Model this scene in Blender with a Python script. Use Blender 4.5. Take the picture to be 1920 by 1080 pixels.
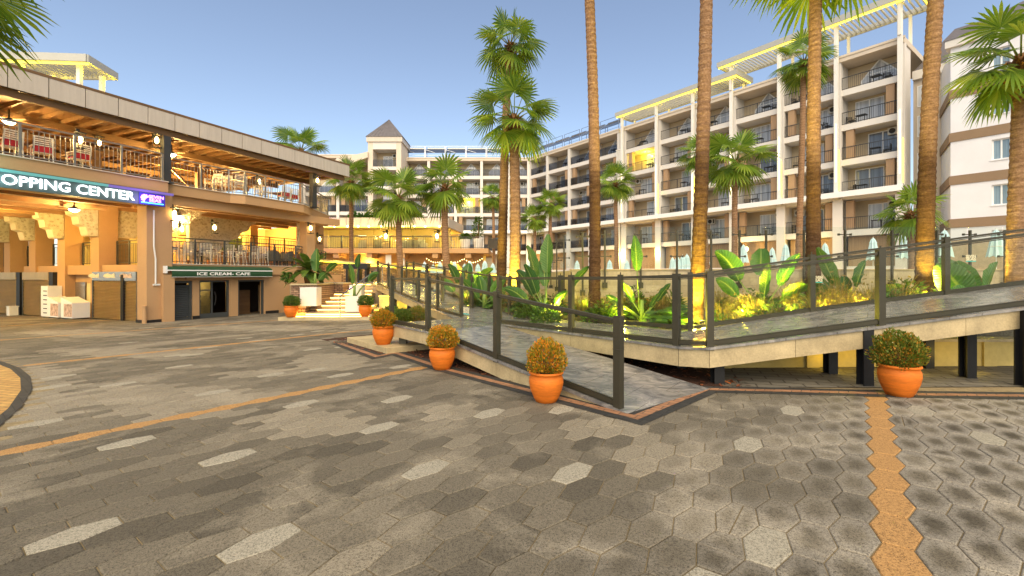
import bpy, bmesh, math, random
from mathutils import Vector, Matrix, noise as mnoise
R = math.radians
for o in list(bpy.data.objects): bpy.data.objects.remove(o)
scn = bpy.context.scene; COL = scn.collection

# ---------------------------------------------------------------- camera, sky, sun, exposure
FP, CX, HY, CAMH = 853.333, 960.0, 515.0, 1.5       # focal length in photo pixels, principal point, eye height
cam = bpy.data.cameras.new('camera'); cam.lens = 16; cam.sensor_width = 36
cam.shift_y = (HY-540)/1920; cam.clip_start = .05; cam.clip_end = 600
camo = bpy.data.objects.new('camera', cam); COL.objects.link(camo)
camo.location = (0, 0, CAMH); camo.rotation_euler = (R(90), 0, 0); scn.camera = camo
SUN_EL, SUN_AZ = R(46), R(178)                      # azimuth clockwise from +Y: soft light from behind the camera
W = bpy.data.worlds.new('World'); scn.world = W; W.use_nodes = True
nt = W.node_tree; bg = nt.nodes['Background']
sky = nt.nodes.new('ShaderNodeTexSky'); sky.sky_type = 'NISHITA'; sky.sun_disc = False
sky.sun_elevation = SUN_EL; sky.sun_rotation = SUN_AZ; sky.air_density = 1.0; sky.dust_density = .4; sky.ozone_density = 2.0
hs = nt.nodes.new('ShaderNodeHueSaturation'); hs.inputs['Saturation'].default_value = .84; hs.inputs['Hue'].default_value = .500
nt.links.new(sky.outputs[0], hs.inputs['Color']); nt.links.new(hs.outputs[0], bg.inputs[0]); bg.inputs[1].default_value = .092
sl = bpy.data.lights.new('sun', 'SUN'); sl.energy = 2.7; sl.angle = R(80); sl.color = (1, .80, .48)
so = bpy.data.objects.new('sun', sl); COL.objects.link(so)
sd = Vector((math.sin(SUN_AZ)*math.cos(SUN_EL), math.cos(SUN_AZ)*math.cos(SUN_EL), math.sin(SUN_EL)))
so.rotation_euler = (-sd).to_track_quat('-Z', 'Y').to_euler()
scn.view_settings.view_transform = 'Standard'; scn.view_settings.look = 'None'
scn.view_settings.exposure = 1.14; scn.view_settings.gamma = 1
try:
    scn.cycles.max_bounces = 6; scn.cycles.diffuse_bounces = 3; scn.cycles.glossy_bounces = 2
    scn.cycles.transparent_max_bounces = 24; scn.cycles.transmission_bounces = 4
    scn.cycles.caustics_reflective = False; scn.cycles.caustics_refractive = False
    scn.cycles.sample_clamp_indirect = 4; scn.cycles.use_light_tree = True
except Exception: pass

# ---------------------------------------------------------------- measuring: photo pixel -> place
GB, GC = .0073, -.0148                               # the plaza falls gently away from the camera
def gz(x, y): return GB*x + GC*y
def at(px, py, Y): return Vector(((px-CX)/FP*Y, Y, CAMH+(HY-py)/FP*Y))
def gp(px, py, dz=0.0):
    u = (px-CX)/FP; v = -(py-HY)/FP
    t = (dz-CAMH)/(v-GB*u-GC); return Vector((u*t, t, gz(u*t, t)+dz))

# ---------------------------------------------------------------- mesh collector
class MB:
    def __init__(s): s.v = []; s.f = []
    def add(s, vs, fs):
        b = len(s.v); s.v += [tuple(p) for p in vs]; s.f += [tuple(i+b for i in f) for f in fs]; return s
    def box(s, x0, x1, y0, y1, z0, z1):
        return s.add([(x0,y0,z0),(x1,y0,z0),(x1,y1,z0),(x0,y1,z0),(x0,y0,z1),(x1,y0,z1),(x1,y1,z1),(x0,y1,z1)],
                     [(0,3,2,1),(4,5,6,7),(0,1,5,4),(1,2,6,5),(2,3,7,6),(3,0,4,7)])
    def bar(s, p, q, w, h=None, up=(0,0,1)):
        h = h or w; p = Vector(p); q = Vector(q); d = (q-p).normalized(); u = Vector(up)
        if abs(d.dot(u)) > .98: u = Vector((0,1,0))
        a = d.cross(u).normalized()*(w/2); b = a.cross(d).normalized()*(h/2)
        vs = [p-a-b, p+a-b, p+a+b, p-a+b, q-a-b, q+a-b, q+a+b, q-a+b]
        return s.add(vs, [(0,1,2,3),(7,6,5,4),(0,4,5,1),(1,5,6,2),(2,6,7,3),(3,7,4,0)])
    def tube(s, pts, r, n=8, cap=True):
        pts = [Vector(p) for p in pts]; m = len(pts); rr = r if isinstance(r, (list, tuple)) else [r]*m
        b = len(s.v); ref = None
        for i, p in enumerate(pts):
            d = (pts[min(i+1,m-1)]-pts[max(i-1,0)]).normalized()
            if ref is None: ref = Vector((1,0,0)) if abs(d.x) < .8 else Vector((0,1,0))
            a = (ref-d*ref.dot(d)).normalized(); ref = a; c = d.cross(a)
            for k in range(n):
                t = 2*math.pi*k/n; s.v.append(tuple(p+(a*math.cos(t)+c*math.sin(t))*rr[i]))
        for i in range(m-1):
            for k in range(n):
                k2 = (k+1) % n; s.f.append((b+i*n+k, b+i*n+k2, b+(i+1)*n+k2, b+(i+1)*n+k))
        if cap:
            s.f.append(tuple(b+k for k in reversed(range(n)))); s.f.append(tuple(b+(m-1)*n+k for k in range(n)))
        return s
    def lathe(s, prof, n=20, c=(0,0,0), cap=True):
        b = len(s.v); m = len(prof)
        for r, z in prof:
            for k in range(n):
                t = 2*math.pi*k/n; s.v.append((c[0]+r*math.cos(t), c[1]+r*math.sin(t), c[2]+z))
        for i in range(m-1):
            for k in range(n):
                k2 = (k+1) % n; s.f.append((b+i*n+k, b+i*n+k2, b+(i+1)*n+k2, b+(i+1)*n+k))
        if cap:
            s.f.append(tuple(b+k for k in reversed(range(n)))); s.f.append(tuple(b+(m-1)*n+k for k in range(n)))
        return s
    def prism(s, poly, z0, z1):
        n = len(poly); g = lambda z, p: z(p) if callable(z) else z
        vs = [(p[0],p[1],g(z0,p)) for p in poly]+[(p[0],p[1],g(z1,p)) for p in poly]
        return s.add(vs, [tuple(reversed(range(n))), tuple(range(n, 2*n))]+[(i,(i+1)%n,(i+1)%n+n,i+n) for i in range(n)])
    def xprism(s, prof, x0, x1):                     # profile in (y,z) extruded along x
        n = len(prof); vs = [(x0,p[0],p[1]) for p in prof]+[(x1,p[0],p[1]) for p in prof]
        return s.add(vs, [tuple(reversed(range(n))), tuple(range(n, 2*n))]+[(i,(i+1)%n,(i+1)%n+n,i+n) for i in range(n)])
    def yprism(s, prof, y0, y1):                     # profile in (x,z) extruded along y
        n = len(prof); vs = [(p[0],y0,p[1]) for p in prof]+[(p[0],y1,p[1]) for p in prof]
        return s.add(vs, [tuple(reversed(range(n))), tuple(range(n, 2*n))]+[(i,(i+1)%n,(i+1)%n+n,i+n) for i in range(n)])
    def quad(s, a, b, c, d): return s.add([a,b,c,d], [(0,1,2,3)])
    def deck(s, st, th):                             # walkway: stations (near, far, z) made into a slab
        b = len(s.v); n = len(st)
        for a, c, z in st:
            s.v += [(a[0],a[1],z),(c[0],c[1],z),(c[0],c[1],z-th),(a[0],a[1],z-th)]
        for i in range(n-1):
            for k in range(4):
                k2 = (k+1)%4; s.f.append((b+i*4+k, b+(i+1)*4+k, b+(i+1)*4+k2, b+i*4+k2))
        s.f += [(b,b+1,b+2,b+3), tuple(b+(n-1)*4+k for k in (3,2,1,0))]
        return s
    def mesh(s, name, m, smooth=False, fix=True):
        me = bpy.data.meshes.new(name); me.from_pydata(s.v, [], s.f)
        if fix and len(s.f) < 60000:
            bm = bmesh.new(); bm.from_mesh(me); bmesh.ops.recalc_face_normals(bm, faces=bm.faces); bm.to_mesh(me); bm.free()
        if smooth:
            for p in me.polygons: p.use_smooth = True
        if m is not None: me.materials.append(m)
        me.update(); return me
    def build(s, name, m, parent=None, smooth=False, fix=True): return link(name, s.mesh(name, m, smooth, fix), parent)
def link(name, me, parent=None, loc=None, rz=None):
    o = bpy.data.objects.new(name, me); COL.objects.link(o)
    if parent is not None: o.parent = parent
    if loc is not None: o.location = loc
    if rz is not None: o.rotation_euler = (0, 0, rz)
    return o
def tag(o, label=None, cat=None, group=None, kind=None):
    if label: o['label'] = label
    if cat: o['category'] = cat
    if group: o['group'] = group
    if kind: o['kind'] = kind
    return o
def thing(name, label, cat, loc=(0,0,0), rz=0, group=None):
    o = bpy.data.objects.new(name, None); COL.objects.link(o); o.empty_display_size = .2
    o.location = loc; o.rotation_euler = (0, 0, rz); return tag(o, label, cat, group)
def dup(root, loc, rz=0, label=None, scale=None):
    r = root.copy(); COL.objects.link(r); r.location = loc; r.rotation_euler = (0, 0, rz)
    if label: r['label'] = label
    if scale: r.scale = (scale,)*3 if not hasattr(scale, '__len__') else scale
    def kids(src, dst):
        for ch in list(src.children):
            c = ch.copy(); COL.objects.link(c); c.parent = dst; kids(ch, c)
    kids(root, r); return r
class Proto:                                        # first call places the original, later calls copies
    def __init__(s, make): s.make = make; s.o = None
    def __call__(s, loc, rz=0, label=None, scale=None, group=None):
        if s.o is None:
            s.o = s.make(); o = s.o; o.location = loc; o.rotation_euler = (0,0,rz)
            if label: o['label'] = label
        else: o = dup(s.o, loc, rz, label)
        sc = scale or 1; o.scale = (sc,)*3 if not hasattr(sc, '__len__') else sc
        if group: o['group'] = group
        return o
ORD = ['first','second','third','fourth','fifth','sixth','seventh','eighth','ninth','tenth','eleventh','twelfth','thirteenth','fourteenth','fifteenth','sixteenth','seventeenth','eighteenth','nineteenth','twentieth']

# ---------------------------------------------------------------- materials
def nodes(name):
    m = bpy.data.materials.new(name); m.use_nodes = True; t = m.node_tree
    return m, t, t.nodes['Principled BSDF']
def ramp(t, fac, stops):
    r = t.nodes.new('ShaderNodeValToRGB'); e = r.color_ramp.elements
    while len(e) < len(stops): e.new(.5)
    for el, (p, c) in zip(e, stops): el.position = p; el.color = (c[0],c[1],c[2],1)
    t.links.new(fac, r.inputs[0]); return r.outputs[0]
def ntex(t, scale, detail=4, rough=.6, vec=None, dist=0):
    n = t.nodes.new('ShaderNodeTexNoise'); n.inputs['Scale'].default_value = scale; n.inputs['Detail'].default_value = detail
    n.inputs['Roughness'].default_value = rough; n.inputs['Distortion'].default_value = dist
    if vec is not None: t.links.new(vec, n.inputs['Vector'])
    return n.outputs['Fac']
def coord(t, scale=(1,1,1), kind='Object'):
    c = t.nodes.new('ShaderNodeTexCoord'); m = t.nodes.new('ShaderNodeMapping'); m.inputs['Scale'].default_value = scale
    t.links.new(c.outputs[kind], m.inputs[0]); return m.outputs[0]
def mixc(t, a, b, f, mode='MIX'):
    n = t.nodes.new('ShaderNodeMix'); n.data_type = 'RGBA'; n.blend_type = mode
    for s, x in ((n.inputs[0], f), (n.inputs[6], a), (n.inputs[7], b)):
        if hasattr(x, 'links'): t.links.new(x, s)
        elif isinstance(x, (int, float)): s.default_value = x
        else: s.default_value = (x[0], x[1], x[2], 1)
    return n.outputs[2]
def math_(t, op, a, b=0.0):
    n = t.nodes.new('ShaderNodeMath'); n.operation = op
    for s, x in ((n.inputs[0], a), (n.inputs[1], b)):
        if hasattr(x, 'links'): t.links.new(x, s)
        else: s.default_value = x
    return n.outputs[0]
def bump(t, p, h, strength=.2, dist=.02):
    b = t.nodes.new('ShaderNodeBump'); b.inputs['Strength'].default_value = strength; b.inputs['Distance'].default_value = dist
    t.links.new(h, b.inputs['Height']); t.links.new(b.outputs[0], p.inputs['Normal'])
def mat(name, col, rough=.6, var=.18, scale=3.0, metal=0.0, bmp=.12, bscale=None, stretch=(1,1,1), spec=.4):
    m, t, p = nodes(name); v = coord(t, stretch)
    a = ntex(t, scale, 5, .62, v); f = ntex(t, bscale or scale*9, 3, .6, v)
    s = math_(t, 'ADD', math_(t, 'MULTIPLY', a, .7), math_(t, 'MULTIPLY', f, .3))
    lo = [max(0, c*(1-var)) for c in col]; hi = [min(1, c*(1+var)) for c in col]
    t.links.new(ramp(t, s, [(.3, lo), (.7, hi)]), p.inputs['Base Color'])
    p.inputs['Roughness'].default_value = rough; p.inputs['Metallic'].default_value = metal
    p.inputs['Specular IOR Level'].default_value = spec
    if bmp: bump(t, p, f, bmp, .02)
    return m
def emit(name, col, strength):
    m, t, p = nodes(name); p.inputs['Base Color'].default_value = (*col, 1)
    p.inputs['Emission Color'].default_value = (*col, 1); p.inputs['Emission Strength'].default_value = strength
    return m
def leafmat(name, stops, rough=.45, trans=.25, nscale=1.2):
    m, t, p = nodes(name); g = t.nodes.new('ShaderNodeNewGeometry')
    n = ntex(t, nscale, 3, .6, coord(t))
    f = math_(t, 'ADD', math_(t, 'MULTIPLY', g.outputs['Random Per Island'], .6), math_(t, 'MULTIPLY', n, .4))
    c = ramp(t, f, stops); t.links.new(c, p.inputs['Base Color']); p.inputs['Roughness'].default_value = rough
    p.inputs['Specular IOR Level'].default_value = .35
    tr = t.nodes.new('ShaderNodeBsdfTranslucent'); t.links.new(c, tr.inputs[0])
    mx = t.nodes.new('ShaderNodeMixShader'); mx.inputs[0].default_value = trans
    t.links.new(p.outputs[0], mx.inputs[1]); t.links.new(tr.outputs[0], mx.inputs[2])
    t.links.new(mx.outputs[0], t.nodes['Material Output'].inputs[0]); return m
def glass(name, tint, clear=.85, rough=.03):
    m, t, p = nodes(name)
    tr = t.nodes.new('ShaderNodeBsdfTransparent'); tr.inputs[0].default_value = (*tint, 1)
    gl = t.nodes.new('ShaderNodeBsdfGlossy'); gl.inputs['Roughness'].default_value = rough
    fr = t.nodes.new('ShaderNodeFresnel'); fr.inputs[0].default_value = 1.45
    gm = t.nodes.new('ShaderNodeNewGeometry'); front = math_(t, 'SUBTRACT', 1.0, gm.outputs['Backfacing'])
    f = math_(t, 'MULTIPLY', fr.outputs[0], .42)
    st = ntex(t, 3, 4, .6, coord(t, (1,1,.4))); f = math_(t, 'MULTIPLY', math_(t, 'ADD', f, math_(t, 'MULTIPLY', st, .014)), front)
    mx = t.nodes.new('ShaderNodeMixShader'); t.links.new(f, mx.inputs[0])
    t.links.new(tr.outputs[0], mx.inputs[1]); t.links.new(gl.outputs[0], mx.inputs[2])
    t.links.new(mx.outputs[0], t.nodes['Material Output'].inputs[0]); return m
def brickmat(name, c1, c2, mortar, bw, bh, msize=.02, vec='Object', rot=None, bm_=.5, rough=.8, offset=.5):
    m, t, p = nodes(name); c = t.nodes.new('ShaderNodeTexCoord'); mp = t.nodes.new('ShaderNodeMapping')
    if rot: mp.inputs['Rotation'].default_value = rot
    t.links.new(c.outputs[vec], mp.inputs[0])
    b = t.nodes.new('ShaderNodeTexBrick'); t.links.new(mp.outputs[0], b.inputs[0])
    b.inputs['Color1'].default_value = (*c1,1); b.inputs['Color2'].default_value = (*c2,1); b.inputs['Mortar'].default_value = (*mortar,1)
    b.inputs['Scale'].default_value = 1; b.inputs['Brick Width'].default_value = bw; b.inputs['Row Height'].default_value = bh
    b.inputs['Mortar Size'].default_value = msize; b.inputs['Bias'].default_value = 0; b.offset = offset
    n = ntex(t, 6, 5, .65, mp.outputs[0])
    t.links.new(mixc(t, b.outputs['Color'], ramp(t, n, [(.3,(.45,.45,.45)),(.7,(1,1,1))]), .6, 'MULTIPLY'), p.inputs['Base Color'])
    p.inputs['Roughness'].default_value = rough
    bump(t, p, math_(t, 'SUBTRACT', math_(t,'MULTIPLY',n,.4), b.outputs['Fac']), bm_, .02); return m

M = {}
M['dark_metal'] = mat('dark_metal', (.055,.050,.034), .42, .15, 2, .35, .05)
M['rail_metal'] = mat('rail_metal', (.055,.055,.055), .45, .15, 2, .3, .04)
M['rail_grey'] = mat('rail_grey', (.20,.19,.175), .4, .12, 3, .3, .03)
M['black_metal'] = mat('black_metal', (.015,.015,.016), .5, .2, 3, .2, .03)
M['white_paint'] = mat('white_paint', (.74,.72,.68), .55, .07, .8, 0, .05)
M['white_frame'] = mat('white_frame', (.80,.80,.80), .4, .04, 2, 0, .02)
M['cream_wall'] = mat('cream_wall', (.60,.52,.43), .8, .08, .6, 0, .06, 30)
M['hotel_white'] = mat('hotel_white', (.64,.61,.58), .75, .06, .5, 0, .05, 30)
M['annex_white'] = mat('annex_white', (.72,.72,.76), .8, .06, .7, 0, .25, 18)
M['tan_wall'] = mat('tan_wall', (.50,.40,.27), .8, .08, .7, 0, .08, 30)
M['pillar_brown'] = mat('pillar_brown', (.36,.235,.140), .8, .07, .7, 0, .08, 30)
M['brown_band'] = mat('brown_band', (.25,.17,.105), .8, .07, 1.5, 0, .1, 30)
M['ochre_wall'] = mat('ochre_wall', (.46,.275,.135), .8, .09, .8, 0, .10, 30)
M['ochre_beam'] = mat('ochre_beam', (.36,.20,.10), .75, .12, .8, 0, .06, 30)
M['wood_dark'] = mat('wood_dark', (.12,.065,.028), .6, .35, 1.6, 0, .15, 25, (.3,3,3))
M['roof_wood'] = mat('roof_wood', (.15,.082,.035), .6, .3, 1.6, 0, .15, 25, (.3,3,3))
M['roof_panel'] = mat('roof_panel', (.52,.46,.40), .55, .12, 1.2, .1, .05, 20, (6,6,.5))
M['slate'] = mat('slate', (.12,.11,.12), .6, .2, 1.5, .1, .1)
M['steel'] = mat('steel', (.45,.45,.46), .25, .08, 4, .9, .02)
M['grey_door'] = mat('grey_door', (.060,.065,.065), .5, .1, 2, .1, .04)
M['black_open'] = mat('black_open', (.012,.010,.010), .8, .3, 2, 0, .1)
M['black_tile'] = mat('black_tile', (.02,.018,.018), .3, .3, 5, 0, .03)
M['awning_green'] = mat('awning_green', (.018,.065,.025), .7, .15, 4, 0, .08)
M['bar_green'] = mat('bar_green', (.10,.14,.02), .5, .3, 5, 0, .05, 20, (8,8,.3))
M['white_text'] = mat('white_text', (.85,.85,.83), .5, .03, 5, 0, .02)
M['red_fabric'] = mat('red_fabric', (.42,.02,.03), .85, .15, 8, 0, .1)
M['white_chair'] = mat('white_chair', (.66,.62,.54), .5, .06, 6, 0, .02)
M['wicker'] = mat('wicker', (.10,.085,.065), .7, .3, 30, 0, .3)
M['terracotta'] = mat('terracotta', (.60,.148,.009), .66, .34, 2.6, 0, .1, 14, (1,1,5))
M['soil'] = mat('soil', (.03,.02,.012), .95, .4, 9, 0, .5)
M['mulch'] = mat('mulch', (.050,.018,.008), .9, .6, 22, 0, 1.0, 60)
M['gravel'] = mat('gravel', (.19,.17,.12), .85, .45, 26, 0, .9, 60)
M['travertine'] = mat('travertine', (.42,.335,.195), .55, .34, 2.5, 0, .08, 40)
def marblemat():
    m, t, p = nodes('marble_deck'); v = coord(t, (1,1.6,1)); n = ntex(t, 1.7, 8, .68, v, 2.2); f = ntex(t, 14, 4, .6, v); l = ntex(t, .5, 2, .5, v)
    s = math_(t, 'ADD', math_(t, 'MULTIPLY', n, .8), math_(t, 'MULTIPLY', l, .2))
    c = ramp(t, s, [(.34,(.075,.078,.085)),(.48,(.19,.185,.185)),(.56,(.27,.255,.245)),(.66,(.42,.40,.38))])
    b = t.nodes.new('ShaderNodeTexBrick'); b.inputs['Scale'].default_value = 1; b.inputs['Brick Width'].default_value = .6; b.inputs['Row Height'].default_value = .6; b.inputs['Mortar Size'].default_value = .004; b.inputs['Color1'].default_value = (1,1,1,1); b.inputs['Color2'].default_value = (.86,.86,.86,1); b.inputs['Mortar'].default_value = (.45,.43,.40,1)
    mp = t.nodes.new('ShaderNodeMapping'); mp.inputs['Rotation'].default_value = (0,0,R(38)); t.links.new(coord(t), mp.inputs[0]); t.links.new(mp.outputs[0], b.inputs[0])
    t.links.new(mixc(t, c, b.outputs['Color'], 1, 'MULTIPLY'), p.inputs['Base Color']); p.inputs['Roughness'].default_value = .24; bump(t, p, f, .05, .01); return m
M['marble_deck'] = marblemat()
M['stone_white'] = mat('stone_white', (.66,.64,.60), .6, .07, 2, 0, .05)
M['umbrella'] = mat('umbrella', (.50,.67,.72), .85, .08, 3, 0, .12, 12, (6,6,1))
M['ac_white'] = mat('ac_white', (.62,.60,.55), .5, .06, 4, 0, .02)
M['curtain'] = mat('curtain', (.52,.53,.56), .9, .16, 1.2, 0, .25, 8, (9,9,.15))
M['bark'] = None
M['yellow_wall'] = mat('yellow_wall', (.48,.37,.13), .8, .22, 1.3, 0, .15)
M['solar'] = mat('solar_panel', (.06,.08,.13), .18, .2, 1, .2, .0)
M['teal_board'] = mat('teal_board', (.10,.15,.16), .5, .15, 2, .2, .03)
M['orange_brick'] = brickmat('orange_brick', (.40,.20,.10), (.30,.145,.07), (.10,.07,.05), .20, .105, .006, 'Object', (0,0,R(38)), .4, .75)
M['dark_brick'] = brickmat('dark_brick', (.040,.038,.034), (.026,.024,.022), (.012,.011,.010), .20, .105, .006, 'Object', (0,0,R(38)), .5, .8)
M['ring_brick'] = brickmat('ring_brick', (.60,.36,.10), (.48,.26,.07), (.20,.13,.05), .20, .105, .008, 'Object', (0,0,R(15)), .4, .75)
M['tile_wall'] = brickmat('tile_wall', (.52,.43,.29), (.40,.32,.20), (.36,.29,.19), .40, .20, .006, 'Object', (R(90),0,0), .15, .5)
M['stone_clad'] = brickmat('stone_clad', (.42,.26,.16), (.18,.10,.06), (.05,.03,.02), .22, .085, .010, 'Object', (R(90),0,0), 1.0, .85)
M['step_stone'] = mat('step_stone', (.38,.29,.185), .65, .2, 4, 0, .12)
M['shutter'] = mat('shutter_metal', (.44,.31,.14), .32, .15, 1.5, .5, .03)
M['glass_rail'] = glass('railing_glass', (.98,.988,.955), .86)
M['glass_screen'] = glass('screen_glass', (.92,.95,.93), .88)
M['glass_dark'] = glass('window_glass', (.55,.58,.60), .72)
M['bal_glass'] = glass('balcony_glass', (.52,.55,.62), .80)
M['lamp_glass'] = emit('lamp_glow', (1,.70,.24), 16)
M['lamp_white'] = emit('lamp_white', (1,.93,.72), 5)
M['led_yellow'] = emit('led_yellow', (1,.74,.04), 3.2)
M['led_warm'] = emit('led_warm', (1,.64,.14), 6)
M['led_cyan'] = emit('led_cyan', (.10,.30,.30), .30)
M['led_violet'] = emit('led_violet', (.14,.10,.34), .3)
M['letter_glow'] = emit('letter_glow', (.92,1,1), 1.5)
M['bulb'] = emit('string_bulb', (1,.72,.25), 7)
M['screen_blue'] = emit('screen_blue', (.03,.02,.30), .3)
M['screen_pink'] = emit('screen_pink', (.95,.30,1), 1.2)
M['screen_cyan'] = emit('screen_cyan', (.10,.80,.90), 1.0)
M['sticker'] = mat('sticker', (.62,.56,.40), .6, .1, 8, 0, .0)
M['sticker_teal'] = mat('sticker_teal', (.02,.40,.38), .6, .1, 8, 0, .0)
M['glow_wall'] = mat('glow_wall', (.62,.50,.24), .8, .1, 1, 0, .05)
M['poster'] = mat('poster', (.50,.36,.30), .6, .9, 7, 0, .0)
M['palm_leaf'] = leafmat('palm_leaf', [(.15,(.075,.155,.014)),(.5,(.165,.27,.024)),(.85,(.30,.37,.045))], .42, .38)
M['palm_stalk'] = mat('palm_stalk', (.17,.22,.05), .5, .2, 4)
M['leaf_base'] = mat('leaf_base', (.20,.095,.035), .85, .5, 9, 0, .6)
def bananamat():
    m, t, p = nodes('banana_leaf'); lv = t.nodes.new('ShaderNodeAttribute'); lv.attribute_name = 'lv'; lw = t.nodes.new('ShaderNodeAttribute'); lw.attribute_name = 'lw'
    g = t.nodes.new('ShaderNodeObjectInfo'); n = ntex(t, 5, 4, .6, coord(t))
    rib = math_(t, 'SINE', math_(t, 'ADD', math_(t, 'MULTIPLY', lv.outputs['Fac'], 95), math_(t, 'MULTIPLY', lw.outputs['Fac'], -11)))
    f = math_(t, 'ADD', math_(t, 'ADD', math_(t, 'MULTIPLY', g.outputs['Random'], .45), math_(t, 'MULTIPLY', n, .45)), math_(t, 'MULTIPLY', rib, .07))
    c = ramp(t, f, [(.2,(.022,.080,.010)),(.55,(.055,.145,.018)),(.85,(.105,.20,.025))])
    mid = ramp(t, lw.outputs['Fac'], [(.04,(1,1,1)),(.13,(0,0,0))]); c = mixc(t, c, (.22,.30,.07), math_(t, 'MULTIPLY', mid, .8))
    edge = math_(t, 'MULTIPLY', ramp(t, lw.outputs['Fac'], [(.86,(0,0,0)),(1,(1,1,1))]), ramp(t, n, [(.52,(0,0,0)),(.62,(1,1,1))])); c = mixc(t, c, (.20,.12,.04), edge)
    t.links.new(c, p.inputs['Base Color']); p.inputs['Roughness'].default_value = .36; bump(t, p, rib, .5, .006)
    tr = t.nodes.new('ShaderNodeBsdfTranslucent'); t.links.new(c, tr.inputs[0]); mx = t.nodes.new('ShaderNodeMixShader'); mx.inputs[0].default_value = .25
    t.links.new(p.outputs[0], mx.inputs[1]); t.links.new(tr.outputs[0], mx.inputs[2]); t.links.new(mx.outputs[0], t.nodes['Material Output'].inputs[0]); return m
M['banana'] = bananamat()
M['stem_green'] = mat('stem_green', (.14,.22,.04), .5, .2, 6)
M['grass_leaf'] = leafmat('grass_leaf', [(.15,(.12,.13,.02)),(.5,(.26,.20,.05)),(.85,(.34,.22,.09))], .6, .3, 2)
M['fern'] = leafmat('fern_leaf', [(.2,(.030,.085,.010)),(.8,(.085,.17,.02))], .45, .25, 9)
M['shrub_gold'] = leafmat('shrub_gold', [(.25,(.10,.16,.014)),(.42,(.36,.28,.02)),(.72,(.66,.23,.016))], .5, .3, 5)
M['shrub_mix'] = leafmat('shrub_mix', [(.2,(.075,.125,.012)),(.55,(.16,.20,.020)),(.85,(.52,.20,.022))], .5, .3, 5)
M['shrub_green'] = leafmat('shrub_green', [(.2,(.045,.095,.012)),(.8,(.12,.185,.024))], .5, .3, 5)
def barkmat():
    m, t, p = nodes('palm_bark'); c = t.nodes.new('ShaderNodeTexCoord')
    mp = t.nodes.new('ShaderNodeMapping'); mp.inputs['Scale'].default_value = (1,1,9); t.links.new(c.outputs['Object'], mp.inputs[0])
    n = ntex(t, 2.6, 7, .72, mp.outputs[0], 1.2); n2 = ntex(t, .8, 3, .5, c.outputs['Object']); n3 = ntex(t, 24, 4, .7, c.outputs['Object'])
    s = math_(t, 'ADD', math_(t, 'MULTIPLY', n, .55), math_(t, 'MULTIPLY', n3, .45))
    wv = t.nodes.new('ShaderNodeTexWave'); wv.bands_direction = 'Z'; wv.inputs['Scale'].default_value = 2.3; wv.inputs['Distortion'].default_value = 5; wv.inputs['Detail'].default_value = 4; wv.inputs['Detail Scale'].default_value = 2.5; t.links.new(c.outputs['Object'], wv.inputs[0])
    s = math_(t, 'ADD', math_(t, 'MULTIPLY', s, .92), math_(t, 'MULTIPLY', wv.outputs[1], .065))
    col = ramp(t, s, [(.30,(.075,.038,.020)),(.50,(.27,.155,.085)),(.68,(.50,.33,.21))])
    g = t.nodes.new('ShaderNodeSeparateXYZ'); t.links.new(c.outputs['Object'], g.inputs[0])
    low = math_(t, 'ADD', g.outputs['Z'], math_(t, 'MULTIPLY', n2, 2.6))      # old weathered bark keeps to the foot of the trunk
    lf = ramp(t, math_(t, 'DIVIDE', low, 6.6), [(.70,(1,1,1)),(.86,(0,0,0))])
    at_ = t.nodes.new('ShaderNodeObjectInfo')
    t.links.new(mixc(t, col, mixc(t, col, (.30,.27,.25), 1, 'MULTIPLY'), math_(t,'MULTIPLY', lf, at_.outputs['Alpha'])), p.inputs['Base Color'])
    p.inputs['Roughness'].default_value = .9; p.inputs['Specular IOR Level'].default_value = .15
    bump(t, p, s, .9, .05); return m
M['bark'] = barkmat()
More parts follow.
